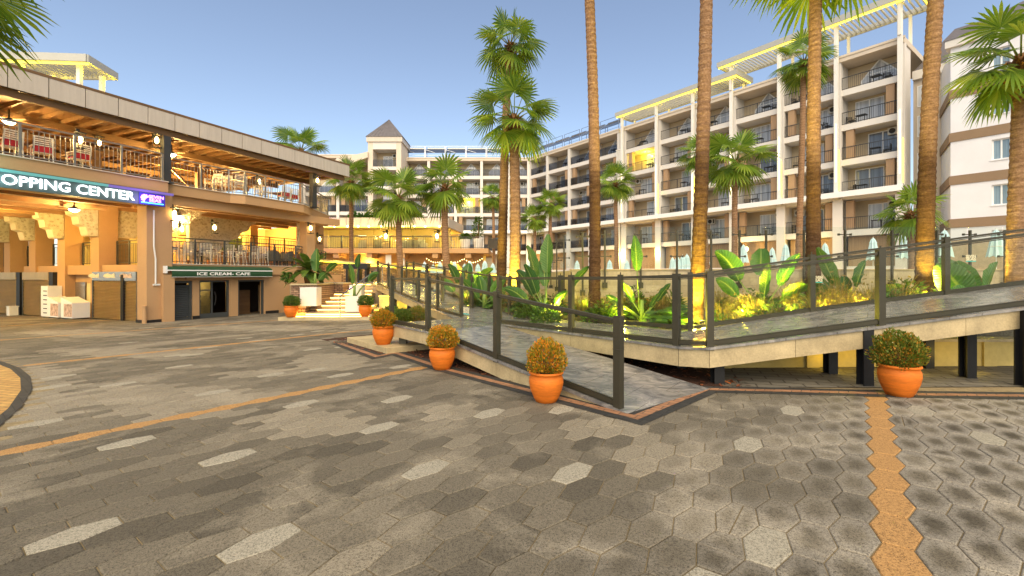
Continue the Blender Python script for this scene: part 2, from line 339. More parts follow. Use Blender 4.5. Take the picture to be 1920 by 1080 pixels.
def pavermat():
    m, t, p = nodes('paver_stone'); v = coord(t)
    tone = t.nodes.new('ShaderNodeAttribute'); tone.attribute_name = 'tone'
    rad = t.nodes.new('ShaderNodeAttribute'); rad.attribute_name = 'rad'
    hue = t.nodes.new('ShaderNodeAttribute'); hue.attribute_name = 'hue'
    sp = ntex(t, 150, 2, .8, v); sp2 = ntex(t, 60, 3, .7, v); bl = ntex(t, 1.1, 4, .6, v, .6); fine = ntex(t, 9, 4, .65, v)
    pw = t.nodes.new('ShaderNodeVectorMath'); pw.operation = 'DOT_PRODUCT'; pw.inputs[1].default_value = (.62, -.5, 0); t.links.new(v, pw.inputs[0])
    # worn rims: pale towards the joint, dark heart
    wornzone = ramp(t, math_(t, 'ADD', math_(t, 'MULTIPLY', pw.outputs['Value'], .16), math_(t,'MULTIPLY', bl, .55)), [(.08,(0,0,0)),(.42,(1,1,1))])
    wear = math_(t, 'ADD', rad.outputs['Fac'], math_(t, 'MULTIPLY', fine, .9))
    wear = ramp(t, math_(t,'MULTIPLY', wear, .6), [(.45,(0,0,0)),(.72,(1,1,1))])
    grey = mixc(t, (.092,.080,.060), (.30,.262,.198), tone.outputs['Fac'])
    grey = mixc(t, grey, (.36,.33,.285), math_(t, 'MULTIPLY', wear, math_(t,'MULTIPLY', wornzone, .78)))
    heart = ramp(t, math_(t,'ADD', rad.outputs['Fac'], math_(t,'MULTIPLY', fine, .5)), [(.45,(.58,.56,.53)),(.95,(1,1,1))])
    grey = mixc(t, grey, heart, wornzone, 'MULTIPLY')
    pale_mottle = ramp(t, bl, [(.52,(0,0,0)),(.62,(1,1,1))])  # paler blotches where the broad noise runs high
    grey = mixc(t, grey, (.46,.405,.31), math_(t, 'MULTIPLY', pale_mottle, .34))
    col = mixc(t, grey, (.47,.265,.10), ramp(t, hue.outputs['Fac'], [(.4,(0,0,0)),(.45,(1,1,1)),(.55,(1,1,1)),(.6,(0,0,0))]))
    col = mixc(t, col, (.38,.35,.28), ramp(t, hue.outputs['Fac'], [(.9,(0,0,0)),(.95,(1,1,1))]))
    spk = ramp(t, math_(t,'ADD', math_(t,'MULTIPLY', sp, .6), math_(t,'MULTIPLY', sp2, .4)), [(.40,(.16,.15,.14)),(.50,(.80,.80,.80)),(.60,(1,1,1)),(.72,(1,1,1))])
    t.links.new(mixc(t, col, spk, .85, 'MULTIPLY'), p.inputs['Base Color'])
    p.inputs['Roughness'].default_value = .78; p.inputs['Specular IOR Level'].default_value = .3
    bump(t, p, math_(t,'ADD', sp, sp2), .45, .006); return m
M['paver'] = pavermat()
M['joint'] = mat('joint_sand', (.24,.185,.10), .95, .4, 14, 0, .3)
# ---------------------------------------------------------------- the plaza: one ground sheet and its laid stones
def sheet(name, x0, x1, y0, y1, m, dz=0.0):
    mb = MB(); mb.quad((x0,y0,gz(x0,y0)+dz),(x1,y0,gz(x1,y0)+dz),(x1,y1,gz(x1,y1)+dz),(x0,y1,gz(x0,y1)+dz))
    return tag(mb.build(name, m), kind='structure')
sheet('ground', -260, 260, -60, 300, mat('far_ground', (.10,.092,.08), .9, .2, .6, 0, .2), -.045)
sheet('plaza_bed', -45, 20, -6, 36, M['joint'], -.009)
A1 = Vector((1.221, 5.21)); av = Vector((-.622, .783)); bv = Vector((.783, .622))
def AB(s, b): return A1+av*s+bv*b
border_px = [(636,643.5),(706,668.5),(741,661.5),(835,692),(1010,737),(1192,783),(1322,730),(1500,734),(1700,739.5),(1925,742.5)]
border = [gp(*p) for p in border_px]; border[-1] = border[-2]+(border[-1]-border[-2])*2.2
bed_poly = [(p.x,p.y) for p in border]+[(30,9),(30,60),(-7.5,60),(-7.5,22.5),(-1.7,12.3),(-3.2,11.3)]
def inside(x, y, poly):
    c = False; j = len(poly)-1
    for i in range(len(poly)):
        (xi,yi),(xj,yj) = poly[i], poly[j]
        if (yi > y) != (yj > y) and x < (xj-xi)*(y-yi)/(yj-yi)+xi: c = not c
        j = i
    return c
def circ3(a, b, c):
    ax,ay,bx,by,cx,cy = a.x,a.y,b.x,b.y,c.x,c.y; D = 2*(ax*(by-cy)+bx*(cy-ay)+cx*(ay-by))
    ux = ((ax*ax+ay*ay)*(by-cy)+(bx*bx+by*by)*(cy-ay)+(cx*cx+cy*cy)*(ay-by))/D; uy = ((ax*ax+ay*ay)*(cx-bx)+(bx*bx+by*by)*(ax-cx)+(cx*cx+cy*cy)*(bx-ax))/D
    return Vector((ux, uy)), math.hypot(ax-ux, ay-uy)
ring_c, RING = circ3(gp(0,677), gp(37,690), gp(1,800)); print('RING', ring_c, RING)
def pavers():
    rnd = random.Random(7)
    th, p, rs, L, Wd = .6512, .424, .1961, .139, .253
    d = Vector((math.sin(th), math.cos(th))); n = Vector((-d.y, d.x)); O = Vector((2.164, 2.553))
    g = .0035
    hexv = [(p/2-g, L/2-g*.3), (0, Wd/2-g), (-p/2+g, L/2-g*.3), (-p/2+g, -L/2+g*.3), (0, -Wd/2+g), (p/2-g, -L/2+g*.3)]
    whites = [(790,892),(1058,906),(455,1040),(390,863),(237,832),(675,806),(922,775),(1055,772),(1447,1015),(562,754),(105,789),
              (375,739),(772,744),(70,1020),(1497,766),(1735,770),(1860,828),(620,705),(590,692),(520,700),(330,688),(345,667),(140,702),
              (230,720),(470,640),(560,627),(250,642),(410,650),(640,650),(700,640),(60,730),(1325,1150),(880,1130),(1395,830),(590,622),(655,620),(520,618)]
    wset = set()
    def cell(x, y):
        r = Vector((x, y))-O; j = round(r.dot(n)/rs); k = round(r.dot(d)/p-.5*(1+(j % 2))); return (j, k)
    for w in whites:
        q = gp(*w); wset.add(cell(q.x, q.y))
    pale_patches = [(600,792,120,26),(625,680,85,17),(340,742,190,20),(60,745,90,60),(250,660,150,9),(480,615,160,6),(330,770,160,12),(480,700,70,8),(840,775,60,14),(1130,800,90,22),(1250,860,120,40),(640,1040,60,30),(700,615,60,5),(150,625,120,7)]  # ellipses whose tiles get a paler tone
    def in_pale_patch(x, y, j):
        py = HY+(CAMH-gz(x,y))*FP/max(y,.3); px = CX+x*FP/max(y,.3)
        return any(((px-a)/ra)**2+((py-b)/rb)**2 < 1+j for a, b, ra, rb in pale_patches)
    V = []; F = []; tone = []; hue = []; rad = []
    for j in range(-70, 190):
        for k in range(-75, 130):
            c = O+n*(j*rs)+d*(p*(k+.5+.5*(j % 2)))
            if c.y < -1.5 or c.y > 31 or c.x < -27 or c.x > 11 or c.x > 2.2*c.y+9 or c.x < -1.35*c.y-6: continue
            if inside(c.x, c.y, bed_poly): continue
            if (c-ring_c).length < RING+.03: continue
            if c.x < -1.2 and 19.4 < c.y-(-.16*(c.x+4)) and c.x > -10.4: continue
            r_ = (c.dot(d), c.dot(n))
            if (j % 32) == 0 and j >= 0 and not (j == 0 and k < -40): hu = .5
            elif (j, k) in wset or (c.y > 8 and rnd.random() < .006): hu = 1.0
            else: hu = 0.0
            cl = mnoise.noise(Vector((r_[0]*.42, r_[1]*.95, 3)))
            if hu == 1.0: tn = .5
            else: tn = max(0, min(1, .36+.24*cl+rnd.uniform(-.20,.20)))
            if hu == 0 and (in_pale_patch(c.x, c.y, rnd.uniform(-.35,.25)) or (c.y > 7 and cl > .42)): tn = min(1.2, tn+.62)                       # paler tone in set patches and noise clusters
            if hu == .5: hu = .5+rnd.uniform(-.03,.03)
            sets = [hexv]
            near = c.length < 9
            r = rnd.random()
            if hu == 0 and near and r < .085:                                  # split stones: two cut halves
                if r < .05: h1 = [(-g, Wd/2*.52+L/4), hexv[2-1], hexv[2], hexv[3], hexv[4], (-g, -Wd/2*.52-L/4)]; sets = [[(0-g,Wd/2-g)]+hexv[2:4]+[(0-g,-Wd/2+g)], [(g,-Wd/2+g),hexv[5],hexv[0],(g,Wd/2-g)]]
                else: sets = [[hexv[0],hexv[1],hexv[2],(-p/2+g,g),(p/2-g,g)], [(-p/2+g,-g),hexv[3],hexv[4],hexv[5],(p/2-g,-g)]]
            dz = rnd.uniform(-.0022, .0022); tx = rnd.uniform(-.006,.006); ty = rnd.uniform(-.006,.006)
            for hv in sets:
                m = len(hv); b = len(V); cx = sum(q[0] for q in hv)/m; cy = sum(q[1] for q in hv)/m
                def put(a, e, z):
                    w = c+d*a+n*e; V.append((w.x, w.y, gz(w.x,w.y)+z+dz+tx*a+ty*e))
                put(cx, cy, 0); rad.append(0)
                for a, e in hv: put(cx+(a-cx)*.962, cy+(e-cy)*.945, 0); rad.append(.93)
                for a, e in hv: put(a, e, -.005); rad.append(1)
                for a, e in hv: put(a, e, -.022); rad.append(1)
                t2 = tn+rnd.uniform(-.04,.04)
                for i in range(m):
                    i2 = (i+1) % m
                    F.append((b, b+1+i, b+1+i2)); F.append((b+1+i, b+1+m+i, b+1+m+i2, b+1+i2)); F.append((b+1+m+i, b+1+2*m+i, b+1+2*m+i2, b+1+m+i2))
                    tone.extend([t2]*3); hue.extend([hu]*3)
    me = bpy.data.meshes.new('pavement'); me.from_pydata(V, [], F); me.materials.append(M['paver'])
    for nm, dom, dat in (('tone','FACE',tone),('hue','FACE',hue),('rad','POINT',rad)):
        a = me.attributes.new(nm, 'FLOAT', dom); a.data.foreach_set('value', dat)
    me.update(); tag(link('pavement', me), kind='structure')
pavers()
def offset_line(pts, off):
    out = []
    for i, q in enumerate(pts):
        d0 = (pts[i]-pts[i-1]).xy if i else (pts[1]-pts[0]).xy
        d1 = (pts[i+1]-pts[i]).xy if i < len(pts)-1 else d0
        d0 = Vector(d0).normalized(); d1 = Vector(d1).normalized(); n0 = Vector((-d0.y,d0.x)); n1 = Vector((-d1.y,d1.x))
        b = (n0+n1); b = b/max(.4, b.length_squared)*2
        out.append(Vector((q.x+b.x*off, q.y+b.y*off, 0)))
    return out
def band(name, pts, o0, o1, m, dz):
    a = offset_line(pts, o0); b = offset_line(pts, o1); mb = MB()
    for i in range(len(a)-1):
        mb.quad(*[(q.x,q.y,gz(q.x,q.y)+dz) for q in (a[i],a[i+1],b[i+1],b[i])])
    return tag(mb.build(name, m), kind='structure')
band('kerb_strip', border, -.19, -.06, M['dark_brick'], .004)
band('kerb_strip', border, -.06, .06, M['orange_brick'], .006)
band('kerb_strip', border, .06, .19, M['dark_brick'], .004)
# mulch under the level walk, paving under the rising walk
mul = [offset_line(border, .16)[i] for i in range(1, 8)]+[Vector((3.2,8.4,0)), Vector((.6,13,0)), Vector((-3.6,13.5,0)), Vector((-5.2,12.2,0))]
mb = MB(); mb.add([(q.x,q.y,gz(q.x,q.y)+.001) for q in mul], [tuple(range(len(mul)))]); tag(mb.build('mulch_bed', M['mulch']), kind='stuff')
def chips():
    rnd = random.Random(3); mb = MB(); poly = [(q.x,q.y) for q in mul]
    for _ in range(5200):
        x = rnd.uniform(-4.5, 3.4); y = rnd.uniform(5.6, 12.5)
        if not inside(x, y, poly): continue
        q = Vector((x, y, gz(x,y)+.004+rnd.random()*.02)); l = rnd.uniform(.015,.045); w = rnd.uniform(.006,.016)
        t = rnd.uniform(0, 6.28); a = Vector((math.cos(t), math.sin(t), rnd.uniform(-.4,.4)))*l; b = Vector((-math.sin(t), math.cos(t), rnd.uniform(-.4,.4)))*w
        mb.quad(q-a-b, q+a-b, q+a+b, q-a+b)
    m, t, p = nodes('bark_chips'); g = t.nodes.new('ShaderNodeNewGeometry')
    t.links.new(ramp(t, g.outputs['Random Per Island'], [(0,(.03,.010,.005)),(.6,(.13,.035,.012)),(1,(.30,.10,.03))]), p.inputs['Base Color'])
    tag(mb.build('bark_chips', m, None, False, False), kind='stuff')
chips()
mb = MB(); mb.add([(x,y,gz(x,y)+.002) for x, y in ((2.95,6.32),(12,6.2),(12,7.9),(3.4,7.9))], [(0,1,2,3)])
tag(mb.build('paved_strip', brickmat('stone_strip', (.17,.155,.125), (.12,.11,.09), (.05,.04,.03), .42, .21, .012, 'Object', (0,0,R(20)), .4)), kind='structure')
# the round brick feature at the left edge
def disc(name, r0, r1, m, dz):
    mb = MB(); n = 72; V = []; F = []
    for i in range(n):
        t = 2*math.pi*i/n
        for r in (r0, r1):
            x = ring_c.x+r*math.cos(t); y = ring_c.y+r*math.sin(t); V.append((x,y,gz(x,y)+dz))
    for i in range(n): j = (i+1) % n; F.append((i*2, i*2+1, j*2+1, j*2))
    mb.add(V, F); tag(mb.build(name, m), kind='structure')
disc('paved_ring', RING-.115, RING, M['dark_brick'], .005)
disc('paved_ring', .0, RING-.115, M['ring_brick'], .004)

# ---------------------------------------------------------------- ramps
def zA(s): return -.06+.0966*max(0, min(4.76, s+.1)) if s < 4.66 else .40
ramp_t = thing('entrance_ramp', 'lower marble ramp climbing from the plaza corner to the landing behind the flower pots', 'ramp', (0,0,0))
stA = [(AB(s,0), AB(s,1.80), zA(s)) for s in (-.12, 1.2, 2.4, 3.6, 4.3, 4.66, 4.85, 6.5)]
MB().deck(stA, .035).build('deck', M['marble_deck'], ramp_t)
def fascia(st, side, h, mb, inset=.03, top=.035):
    pts = [s[side] for s in st]; zs = [s[2]-top for s in st]
    oth = [s[1-side] for s in st]
    P_, Z_, O_ = [], [], []
    for i in range(len(pts)-1):                      # facing slabs about a metre long
        k = max(1, round((Vector(pts[i+1])-Vector(pts[i])).length/1.15))
        for j in range(k): f = j/k; P_.append(Vector(pts[i]).lerp(Vector(pts[i+1]),f)); O_.append(Vector(oth[i]).lerp(Vector(oth[i+1]),f)); Z_.append(zs[i]+(zs[i+1]-zs[i])*f)
    P_.append(Vector(pts[-1])); O_.append(Vector(oth[-1])); Z_.append(zs[-1]); pts, oth, zs = P_, O_, Z_
    for i in range(len(pts)-1):
        p, q = pts[i], pts[i+1]; e_ = (q-p).normalized()*.003; p = p+e_; q = q-e_
        u0 = (Vector(oth[i])-Vector(p)).normalized(); u1 = (Vector(oth[i+1])-Vector(q)).normalized()
        a0 = Vector(p)+u0*inset; a1 = Vector(q)+u1*inset; b0 = a0+u0*.06; b1 = a1+u1*.06
        vs = [(a0.x,a0.y,zs[i]),(a1.x,a1.y,zs[i+1]),(a1.x,a1.y,zs[i+1]-h),(a0.x,a0.y,zs[i]-h),(b0.x,b0.y,zs[i]),(b1.x,b1.y,zs[i+1]),(b1.x,b1.y,zs[i+1]-h),(b0.x,b0.y,zs[i]-h)]
        mb.add(vs, [(0,1,2,3),(4,7,6,5),(0,4,5,1),(3,2,6,7),(0,3,7,4),(1,5,6,2)])
    return mb
fascia(stA, 0, .235, MB()).build('fascia', M['travertine'], ramp_t)
endp = [(AB(6.5,0), AB(6.47,0), .4), (AB(6.5,1.8), AB(6.47,1.8), .4)]
mb = MB(); fascia(stA, 1, .235, mb); mb.build('fascia', M['travertine'], ramp_t)
MB().box(-.9,.9,-.03,.03,-.27,-.035)
mbx = MB(); p = AB(6.47,.0); q = AB(6.47,1.8); mbx.bar((p.x,p.y,.25),(q.x,q.y,.25), .05, .235); mbx.build('fascia', M['travertine'], ramp_t)
for s, b in ((4.3,.25),(4.3,1.5),(6.2,.25),(6.2,1.5)):
    c = AB(s, b); g0 = gz(c.x,c.y); MB().box(c.x-.08,c.x+.08,c.y-.08,c.y+.08,g0,zA(s)-.03).build('support_column', M['dark_metal'], ramp_t)
walk = thing('walkway', 'upper marble walkway on dark steel columns rising past the garden to the right edge', 'walkway', (0,0,0))
V2 = Vector
NB = [(AB(6.7,1.87), .40), (AB(4.8,1.87), .41), (V2((2.435,6.66)), .446), (V2((2.776,6.385)), .475), (V2((5.18,6.34)), .787), (V2((9.8,6.27)), 1.40)]
FB = [AB(6.7,3.67), AB(4.8,3.67), AB(1.45,3.67), V2((3.33,8.45)), V2((5.25,8.44)), V2((9.9,8.36))]
stB = [(n[0], f, n[1]) for n, f in zip(NB, FB)]
MB().deck(stB, .035).build('deck', M['marble_deck'], walk)
fascia(stB, 0, .255, MB()).build('fascia', M['travertine'], walk)
fascia(stB, 1, .255, MB()).build('fascia', M['travertine'], walk)
for px, py in ((1557,700),(1622,722),(1737,690),(1814,708),(1345,718),(1921,724),(1275,690)):
    c = gp(px, py); zt = .475+max(0, (c.x-2.8)*.131)-.03
    mb = MB(); w = .072
    mb.box(c.x-w,c.x+w,c.y-w,c.y-w+.016,c.z,zt); mb.box(c.x-w,c.x+w,c.y+w-.016,c.y+w,c.z,zt); mb.box(c.x-.012,c.x+.012,c.y-w+.016,c.y+w-.016,c.z,zt)
    mb.build('support_column', M['black_metal'], walk)
ramp_c = thing('rear_ramp', 'rear marble ramp with glass rails climbing from the landing to the top of the stairs', 'ramp', (0,0,0))
CP = [(-1.36,11.73,.38), (-2.25,13.4,.46), (-3.15,15.1,.585), (-4.2,17.1,.745), (-5.25,19.1,.90), (-6.25,21.0,1.05), (-6.85,22.1,1.10)]
cb = Vector((.884,.468))
stC = [(V2(AB(6.7,1.87)), V2(AB(6.7,3.67)), .40)]+[(V2((x,y)), V2((x,y))+cb*1.8, z) for x, y, z in CP[1:]]+[(V2((-8.6,25.4)), V2((-8.6,25.4))+cb*1.8, 1.12)]
MB().deck(stC, .035).build('deck', M['marble_deck'], ramp_c)
fascia(stC, 0, .235, MB()).build('fascia', M['travertine'], ramp_c); fascia(stC, 1, .235, MB()).build('fascia', M['travertine'], ramp_c)
for i in (2,3,4,5):
    x, y, z = CP[i]
    for off in (.35, 1.45):
        c = V2((x,y))+cb*off; MB().box(c.x-.07,c.x+.07,c.y-.07,c.y+.07,gz(c.x,c.y),z-.03).build('support_column', M['black_metal'], ramp_c)

# ---------------------------------------------------------------- glass railings
def lerp(a, b, t): return a+(b-a)*t
def railing(label, posts, H=1.1, pw=.07, skip=(), cap=True, stickers=()):
    """posts: list of (x,y,z) at deck level"""
    t = thing('glass_railing', label, 'railing', (0,0,0))
    P = [Vector(q) for q in posts]
    for i, q in enumerate(P):
        d = (P[min(i+1,len(P)-1)]-P[max(i-1,0)]); d.z = 0; a = math.atan2(d.y, d.x)
        mb = MB(); mb.box(-pw/2-.012,pw/2+.012,-pw/2-.006,pw/2+.006,-.04,H-.03)
        mb.box(-.008,.008,-.008,.008,H-.03,H+.02)
        mb.box(-pw/2-.016,pw/2+.016,-pw/2-.010,pw/2+.010,H*.62,H*.62+.006)
        o = mb.build('post', M['dark_metal'], t); o.location = q; o.rotation_euler = (0,0,a)
    for i in range(len(P)-1):
        if i in skip: continue
        a, b = P[i], P[i+1]; d = (b-a).normalized(); up = Vector((0,0,1))
        a2, b2 = a+d*(pw/2+.012), b-d*(pw/2+.012)
        mb = MB(); mb.bar(a2+up*(H-.085), b2+up*(H-.085), .045, .035); mb.bar(a2+up*(H-.115), b2+up*(H-.115), .02, .012)
        mb.build('handrail', M['dark_metal'], t)
        mb = MB(); mb.bar(a2+up*.055, b2+up*.055, .05, .05); mb.bar(a2+up*.02, b2+up*.02, .03, .014); mb.bar(a2+up*.088, b2+up*.088, .030, .010)
        mb.build('base_rail', M['dark_metal'], t)
        g0, g1 = a2+d*.012, b2-d*.012
        mb = MB(); n = Vector((-d.y, d.x, 0)).normalized()*.005
        lo, hi = .10, H-.135
        vs = [g0+n+up*lo, g1+n+up*lo, g1+n+up*hi, g0+n+up*hi, g0-n+up*lo, g1-n+up*lo, g1-n+up*hi, g0-n+up*hi]
        mb.add(vs, [(0,1,2,3),(7,6,5,4),(0,4,5,1),(1,5,6,2),(2,6,7,3),(3,7,4,0)])
        pane = mb.build('glass_pane', M['glass_rail'], t)
        if i in dict(stickers):
            f, hh = dict(stickers)[i]; c = lerp(g0, g1, f)+up*hh
            sticker(c, math.atan2(d.y, d.x), pane)
    return t
def textmesh(body, size, ext=.01, width=None, bold=0.0, sx=1.0, space=1.0, align='CENTER'):
    cu = bpy.data.curves.new('lettering', 'FONT'); cu.body = body; cu.size = size; cu.extrude = ext; cu.align_x = align; cu.align_y = 'CENTER'
    cu.offset = bold; cu.space_character = space; cu.resolution_u = 3
    o = bpy.data.objects.new('lettering_source', cu); COL.objects.link(o); bpy.context.view_layer.update()
    me = bpy.data.meshes.new_from_object(o.evaluated_get(bpy.context.evaluated_depsgraph_get()))
    bpy.data.objects.remove(o); bpy.data.curves.remove(cu)
    w = max(v.co.x for v in me.vertices)-min(v.co.x for v in me.vertices)
    k = (width/w if width else 1)
    for v in me.vertices: x, y, z = v.co; v.co = (x*(k if width else sx), -z, y)       # stand upright, facing -y
    me.materials.clear(); return me
def sticker(c, rz, parent):
    s = .18
    for body, dz in (('SEVEN', .032), ('SEAS', -.018)):
        me = textmesh(body, .07, .001, s, .003); me.materials.append(M['sticker'])
        o = link('sticker_lettering', me, parent); o.location = Vector(c)+Vector((math.sin(rz)*.009,-math.cos(rz)*.009,dz)); o.rotation_euler = (0,0,rz)
    mb = MB(); mb.box(-s/2,s/2,-.001,.001,-.062,-.046); o = mb.build('sticker_bar', M['sticker_teal'], parent)
    o.location = Vector(c)+Vector((math.sin(rz)*.009,-math.cos(rz)*.009,0)); o.rotation_euler = (0,0,rz)
def v3(p, z): return (p[0], p[1], z)
i_ = .06
def flip(l): return list(reversed(l))
railing('glass railing along the front of the lower ramp, ending at the plaza corner',
        flip([v3(AB(.05,i_),-.05), v3(AB(2.42,i_),.17), v3(AB(4.68,i_),.40), v3(AB(6.40,i_),.40)]), stickers={1:(.62,.62)}.items())
railing('glass railing on the near edge of the upper walkway, bending at two close posts',
        [v3(AB(4.85,1.93),.41), v3(AB(2.62,1.93),.425), v3(AB(.46,1.93),.446), (2.80,6.44,.475), (5.18,6.40,.787), (7.55,6.37,1.10), (9.7,6.33,1.385)])
railing('glass railing on the garden side of the upper walkway, in front of the lit plants',
        [v3(AB(s,3.60), .40+.01*(6-s)) for s in (14.2,12.2,10.3,8.5,6.6,4.6,2.8)]+[(3.28,8.37,.475),(5.51,8.37,.80),(7.94,8.33,1.12),(9.8,8.29,1.37)], stickers={8:(.02,.6),9:(.22,.62)}.items(), skip=(0,1,2,3))
railing('glass railing on the plaza side of the rear ramp, stepping up towards the stairs',
        flip([(x+cb.x*.06, y+cb.y*.06, z) for x, y, z in CP[:6]]), stickers={3:(.9,.62)}.items())
railing('glass railing on the far side of the rear ramp, against the pool terrace',
        flip([(x+cb.x*1.74, y+cb.y*1.74, z) for x, y, z in CP[:7]]))

# ---------------------------------------------------------------- step slab, pots and shrubs
c0 = gp(724.8,663.7).xy; e1 = av; sl0 = [c0, c0+e1*2.45, c0+e1*2.45+bv*1.25, c0+bv*1.25]
mb = MB(); mb.prism([(q.x,q.y) for q in sl0], lambda p: gz(p[0],p[1])-.02, lambda p: gz(p[0],p[1])+.125)
o = mb.build('stone_step', M['travertine']); tag(o, 'pale travertine step slab under the first orange shrub pot', 'step')
bev = o.modifiers.new('edge', 'BEVEL'); bev.width = .008; bev.segments = 2
def shrub_mesh(seed, r=.262, n=4200, leaf=.021):
    rnd = random.Random(seed); mb = MB()
    for _ in range(n):
        while True:
            x, y, z = rnd.uniform(-1,1), rnd.uniform(-1,1), rnd.uniform(-.62,1)
            q = x*x+y*y+z*z
            if .30 < q < 1: break
        lump = 1+.24*mnoise.noise(Vector((x*2.2+seed, y*2.2, z*2.2)))+rnd.uniform(-.03,.08)
        p = Vector((x*r*lump, y*r*lump, .10+(z*.9)*r*1.08*lump+.075))
        d = Vector((x,y,z+.6)).normalized()+Vector((rnd.uniform(-.7,.7),rnd.uniform(-.7,.7),rnd.uniform(-.3,.8))); d.normalize()
        s = d.cross(Vector((rnd.uniform(-1,1),rnd.uniform(-1,1),rnd.uniform(-1,1)))).normalized()
        l = leaf*rnd.uniform(.7,1.5); w = l*.42
        mb.add([p-d*l*.5, p+s*w, p+d*l*.9, p-s*w], [(0,1,2,3)])
    return mb
def pot(kind, seed):
    names = {'gold':('shrub_gold',), 'mix':('shrub_mix',), 'green':('shrub_green',)}
    t = thing('flower_pot', '', 'flower pot', (0,0,0), 0, 'terracotta pots with clipped shrubs')
    prof = [(.125,0),(.135,.004),(.165,.06),(.205,.16),(.223,.25),(.218,.31),(.200,.345),(.204,.352),(.222,.362),(.225,.378),(.216,.390),(.200,.388),(.192,.36),(.190,.33)]
    MB().lathe(prof, 32, (0,0,0), False).build('pot', M['terracotta'], t, True)
    MB().lathe([(0,.345),(.10,.35),(.192,.335)], 24, (0,0,0), False).build('soil', M['soil'], t)
    s = shrub_mesh(seed).build('shrub', M[names[kind][0]], t, False, False); s.location = (0,0,.36)
    mb = MB(); rnd = random.Random(seed)
    for _ in range(16):
        a = rnd.uniform(0,6.28); q = rnd.uniform(.05,.17); mb.tube([(0,0,0),(q*.5*math.cos(a),q*.5*math.sin(a),.1),(q*math.cos(a),q*math.sin(a),.28)], [.006,.005,.003], 5)
    tw = mb.build('twigs', M['leaf_base'], t); tw.location = (0,0,.34)
    return t
pots = {k: Proto(lambda k=k, s=s: pot(k, s)) for k, s in (('gold',4),('mix',9),('green',14))}
def putpot(kind, loc, rz, label, sc=1.0, plant=1.0):
    o = pots[kind](loc, rz, label, sc); rr_ = random.Random(label)
    for c in o.children:
        if c.name.startswith('shrub'): c.scale = (rr_.uniform(.93,1.10), rr_.uniform(.93,1.10), rr_.uniform(.86,1.10)); c.rotation_euler = (rr_.uniform(-.10,.10), rr_.uniform(-.10,.10), rr_.uniform(0,6))
    return o
q = gp(717,646); sl = Vector((-3.02, 10.62)); putpot('gold', (-2.86,10.12,gz(-2.86,10.12)+.125), .4, 'terracotta pot of orange shrub standing on the travertine step slab', 1.06)
q = gp(829,692); putpot('gold', q, 1.9, 'terracotta pot of orange green shrub on the brick kerb, between slab and ramp foot', 1.0)
q = gp(1024,752); putpot('gold', q, 3.3, 'nearest terracotta pot, orange shrub, beside the foot of the lower ramp', .97)
q = gp(1686,741); putpot('mix', q, .8, 'terracotta pot of mostly green shrub alone in front of the walkway columns at right', 1.02)
for px, py, Y, kind, sc, lab in ((754,604,12.6,'green',1.05,'terracotta pot seen through the landing glass, left of two'),(781,603,12.9,'mix',1.05,'terracotta pot seen through the landing glass, right of two'),(733,603,13.5,'green',1.0,'terracotta pot half hidden behind the landing corner post')):
    w = at(px,py,Y); putpot(kind, (w.x,w.y,gz(w.x,w.y)), Y, lab, sc)
# ---------------------------------------------------------------- the hotel
def light(name, loc, col, e, r=.05, parent=None, spot=None, aim=None):
    l = bpy.data.lights.new(name, 'SPOT' if spot else 'POINT'); l.color = col; l.energy = e*1.7; l.shadow_soft_size = r
    o = bpy.data.objects.new(name, l); COL.objects.link(o); o.location = loc
    if spot: l.spot_size = R(spot); l.spot_blend = .6; o.rotation_euler = (Vector(aim)).to_track_quat('-Z','Y').to_euler()
    if parent is not None: o.parent = parent
    return o
FL = [2.2, 5.25, 8.3, 11.2, 14.15, 17.1]; ROOF = 19.9
def panemat():
    m, t, p = nodes('window_pane'); v = coord(t, (7,7,.12)); oi = t.nodes.new('ShaderNodeObjectInfo'); n = ntex(t, .9, 3, .6, v)
    cur = ramp(t, n, [(.35,(.36,.38,.41)),(.65,(.66,.68,.72))]); dark = ramp(t, n, [(.3,(.10,.12,.15)),(.7,(.22,.25,.30))])
    t.links.new(mixc(t, cur, dark, ramp(t, oi.outputs['Random'], [(.55,(0,0,0)),(.75,(1,1,1))])), p.inputs['Base Color']); p.inputs['Roughness'].default_value = .10; p.inputs['Specular IOR Level'].default_value = .7
    return m
M['pane'] = panemat()
M['fan_dark'] = mat('fan_dark', (.03,.03,.03), .6, .2, 8)
def ac_mesh():
    a = MB().box(-.42,.42,-.30,0,0,.58).mesh('air_conditioner', M['ac_white'])
    f = MB(); f.tube([(-.12,-.302,.29),(-.12,-.312,.29)], .22, 14); f.box(.2,.36,-.306,-.302,.08,.5)
    return a, f.mesh('fan', M['fan_dark'])
AC = ac_mesh()
def win_mesh(w, h):
    m = MB(); f = .07
    for a, b in ((0,f),(w/2-f*.6,w/2+f*.6),(w-f,w)): m.box(a,b,-.05,.03,0,h)
    for a, b in ((0,f),(h-f,h)):
        m.box(f,w/2-f*.6,-.048,.03,a,b); m.box(w/2+f*.6,w-f,-.048,.03,a,b)
    p = MB().box(f,w-f,-.012,.0,f,h-f)
    return m.mesh('window', M['white_frame']), p.mesh('pane', M['pane'])
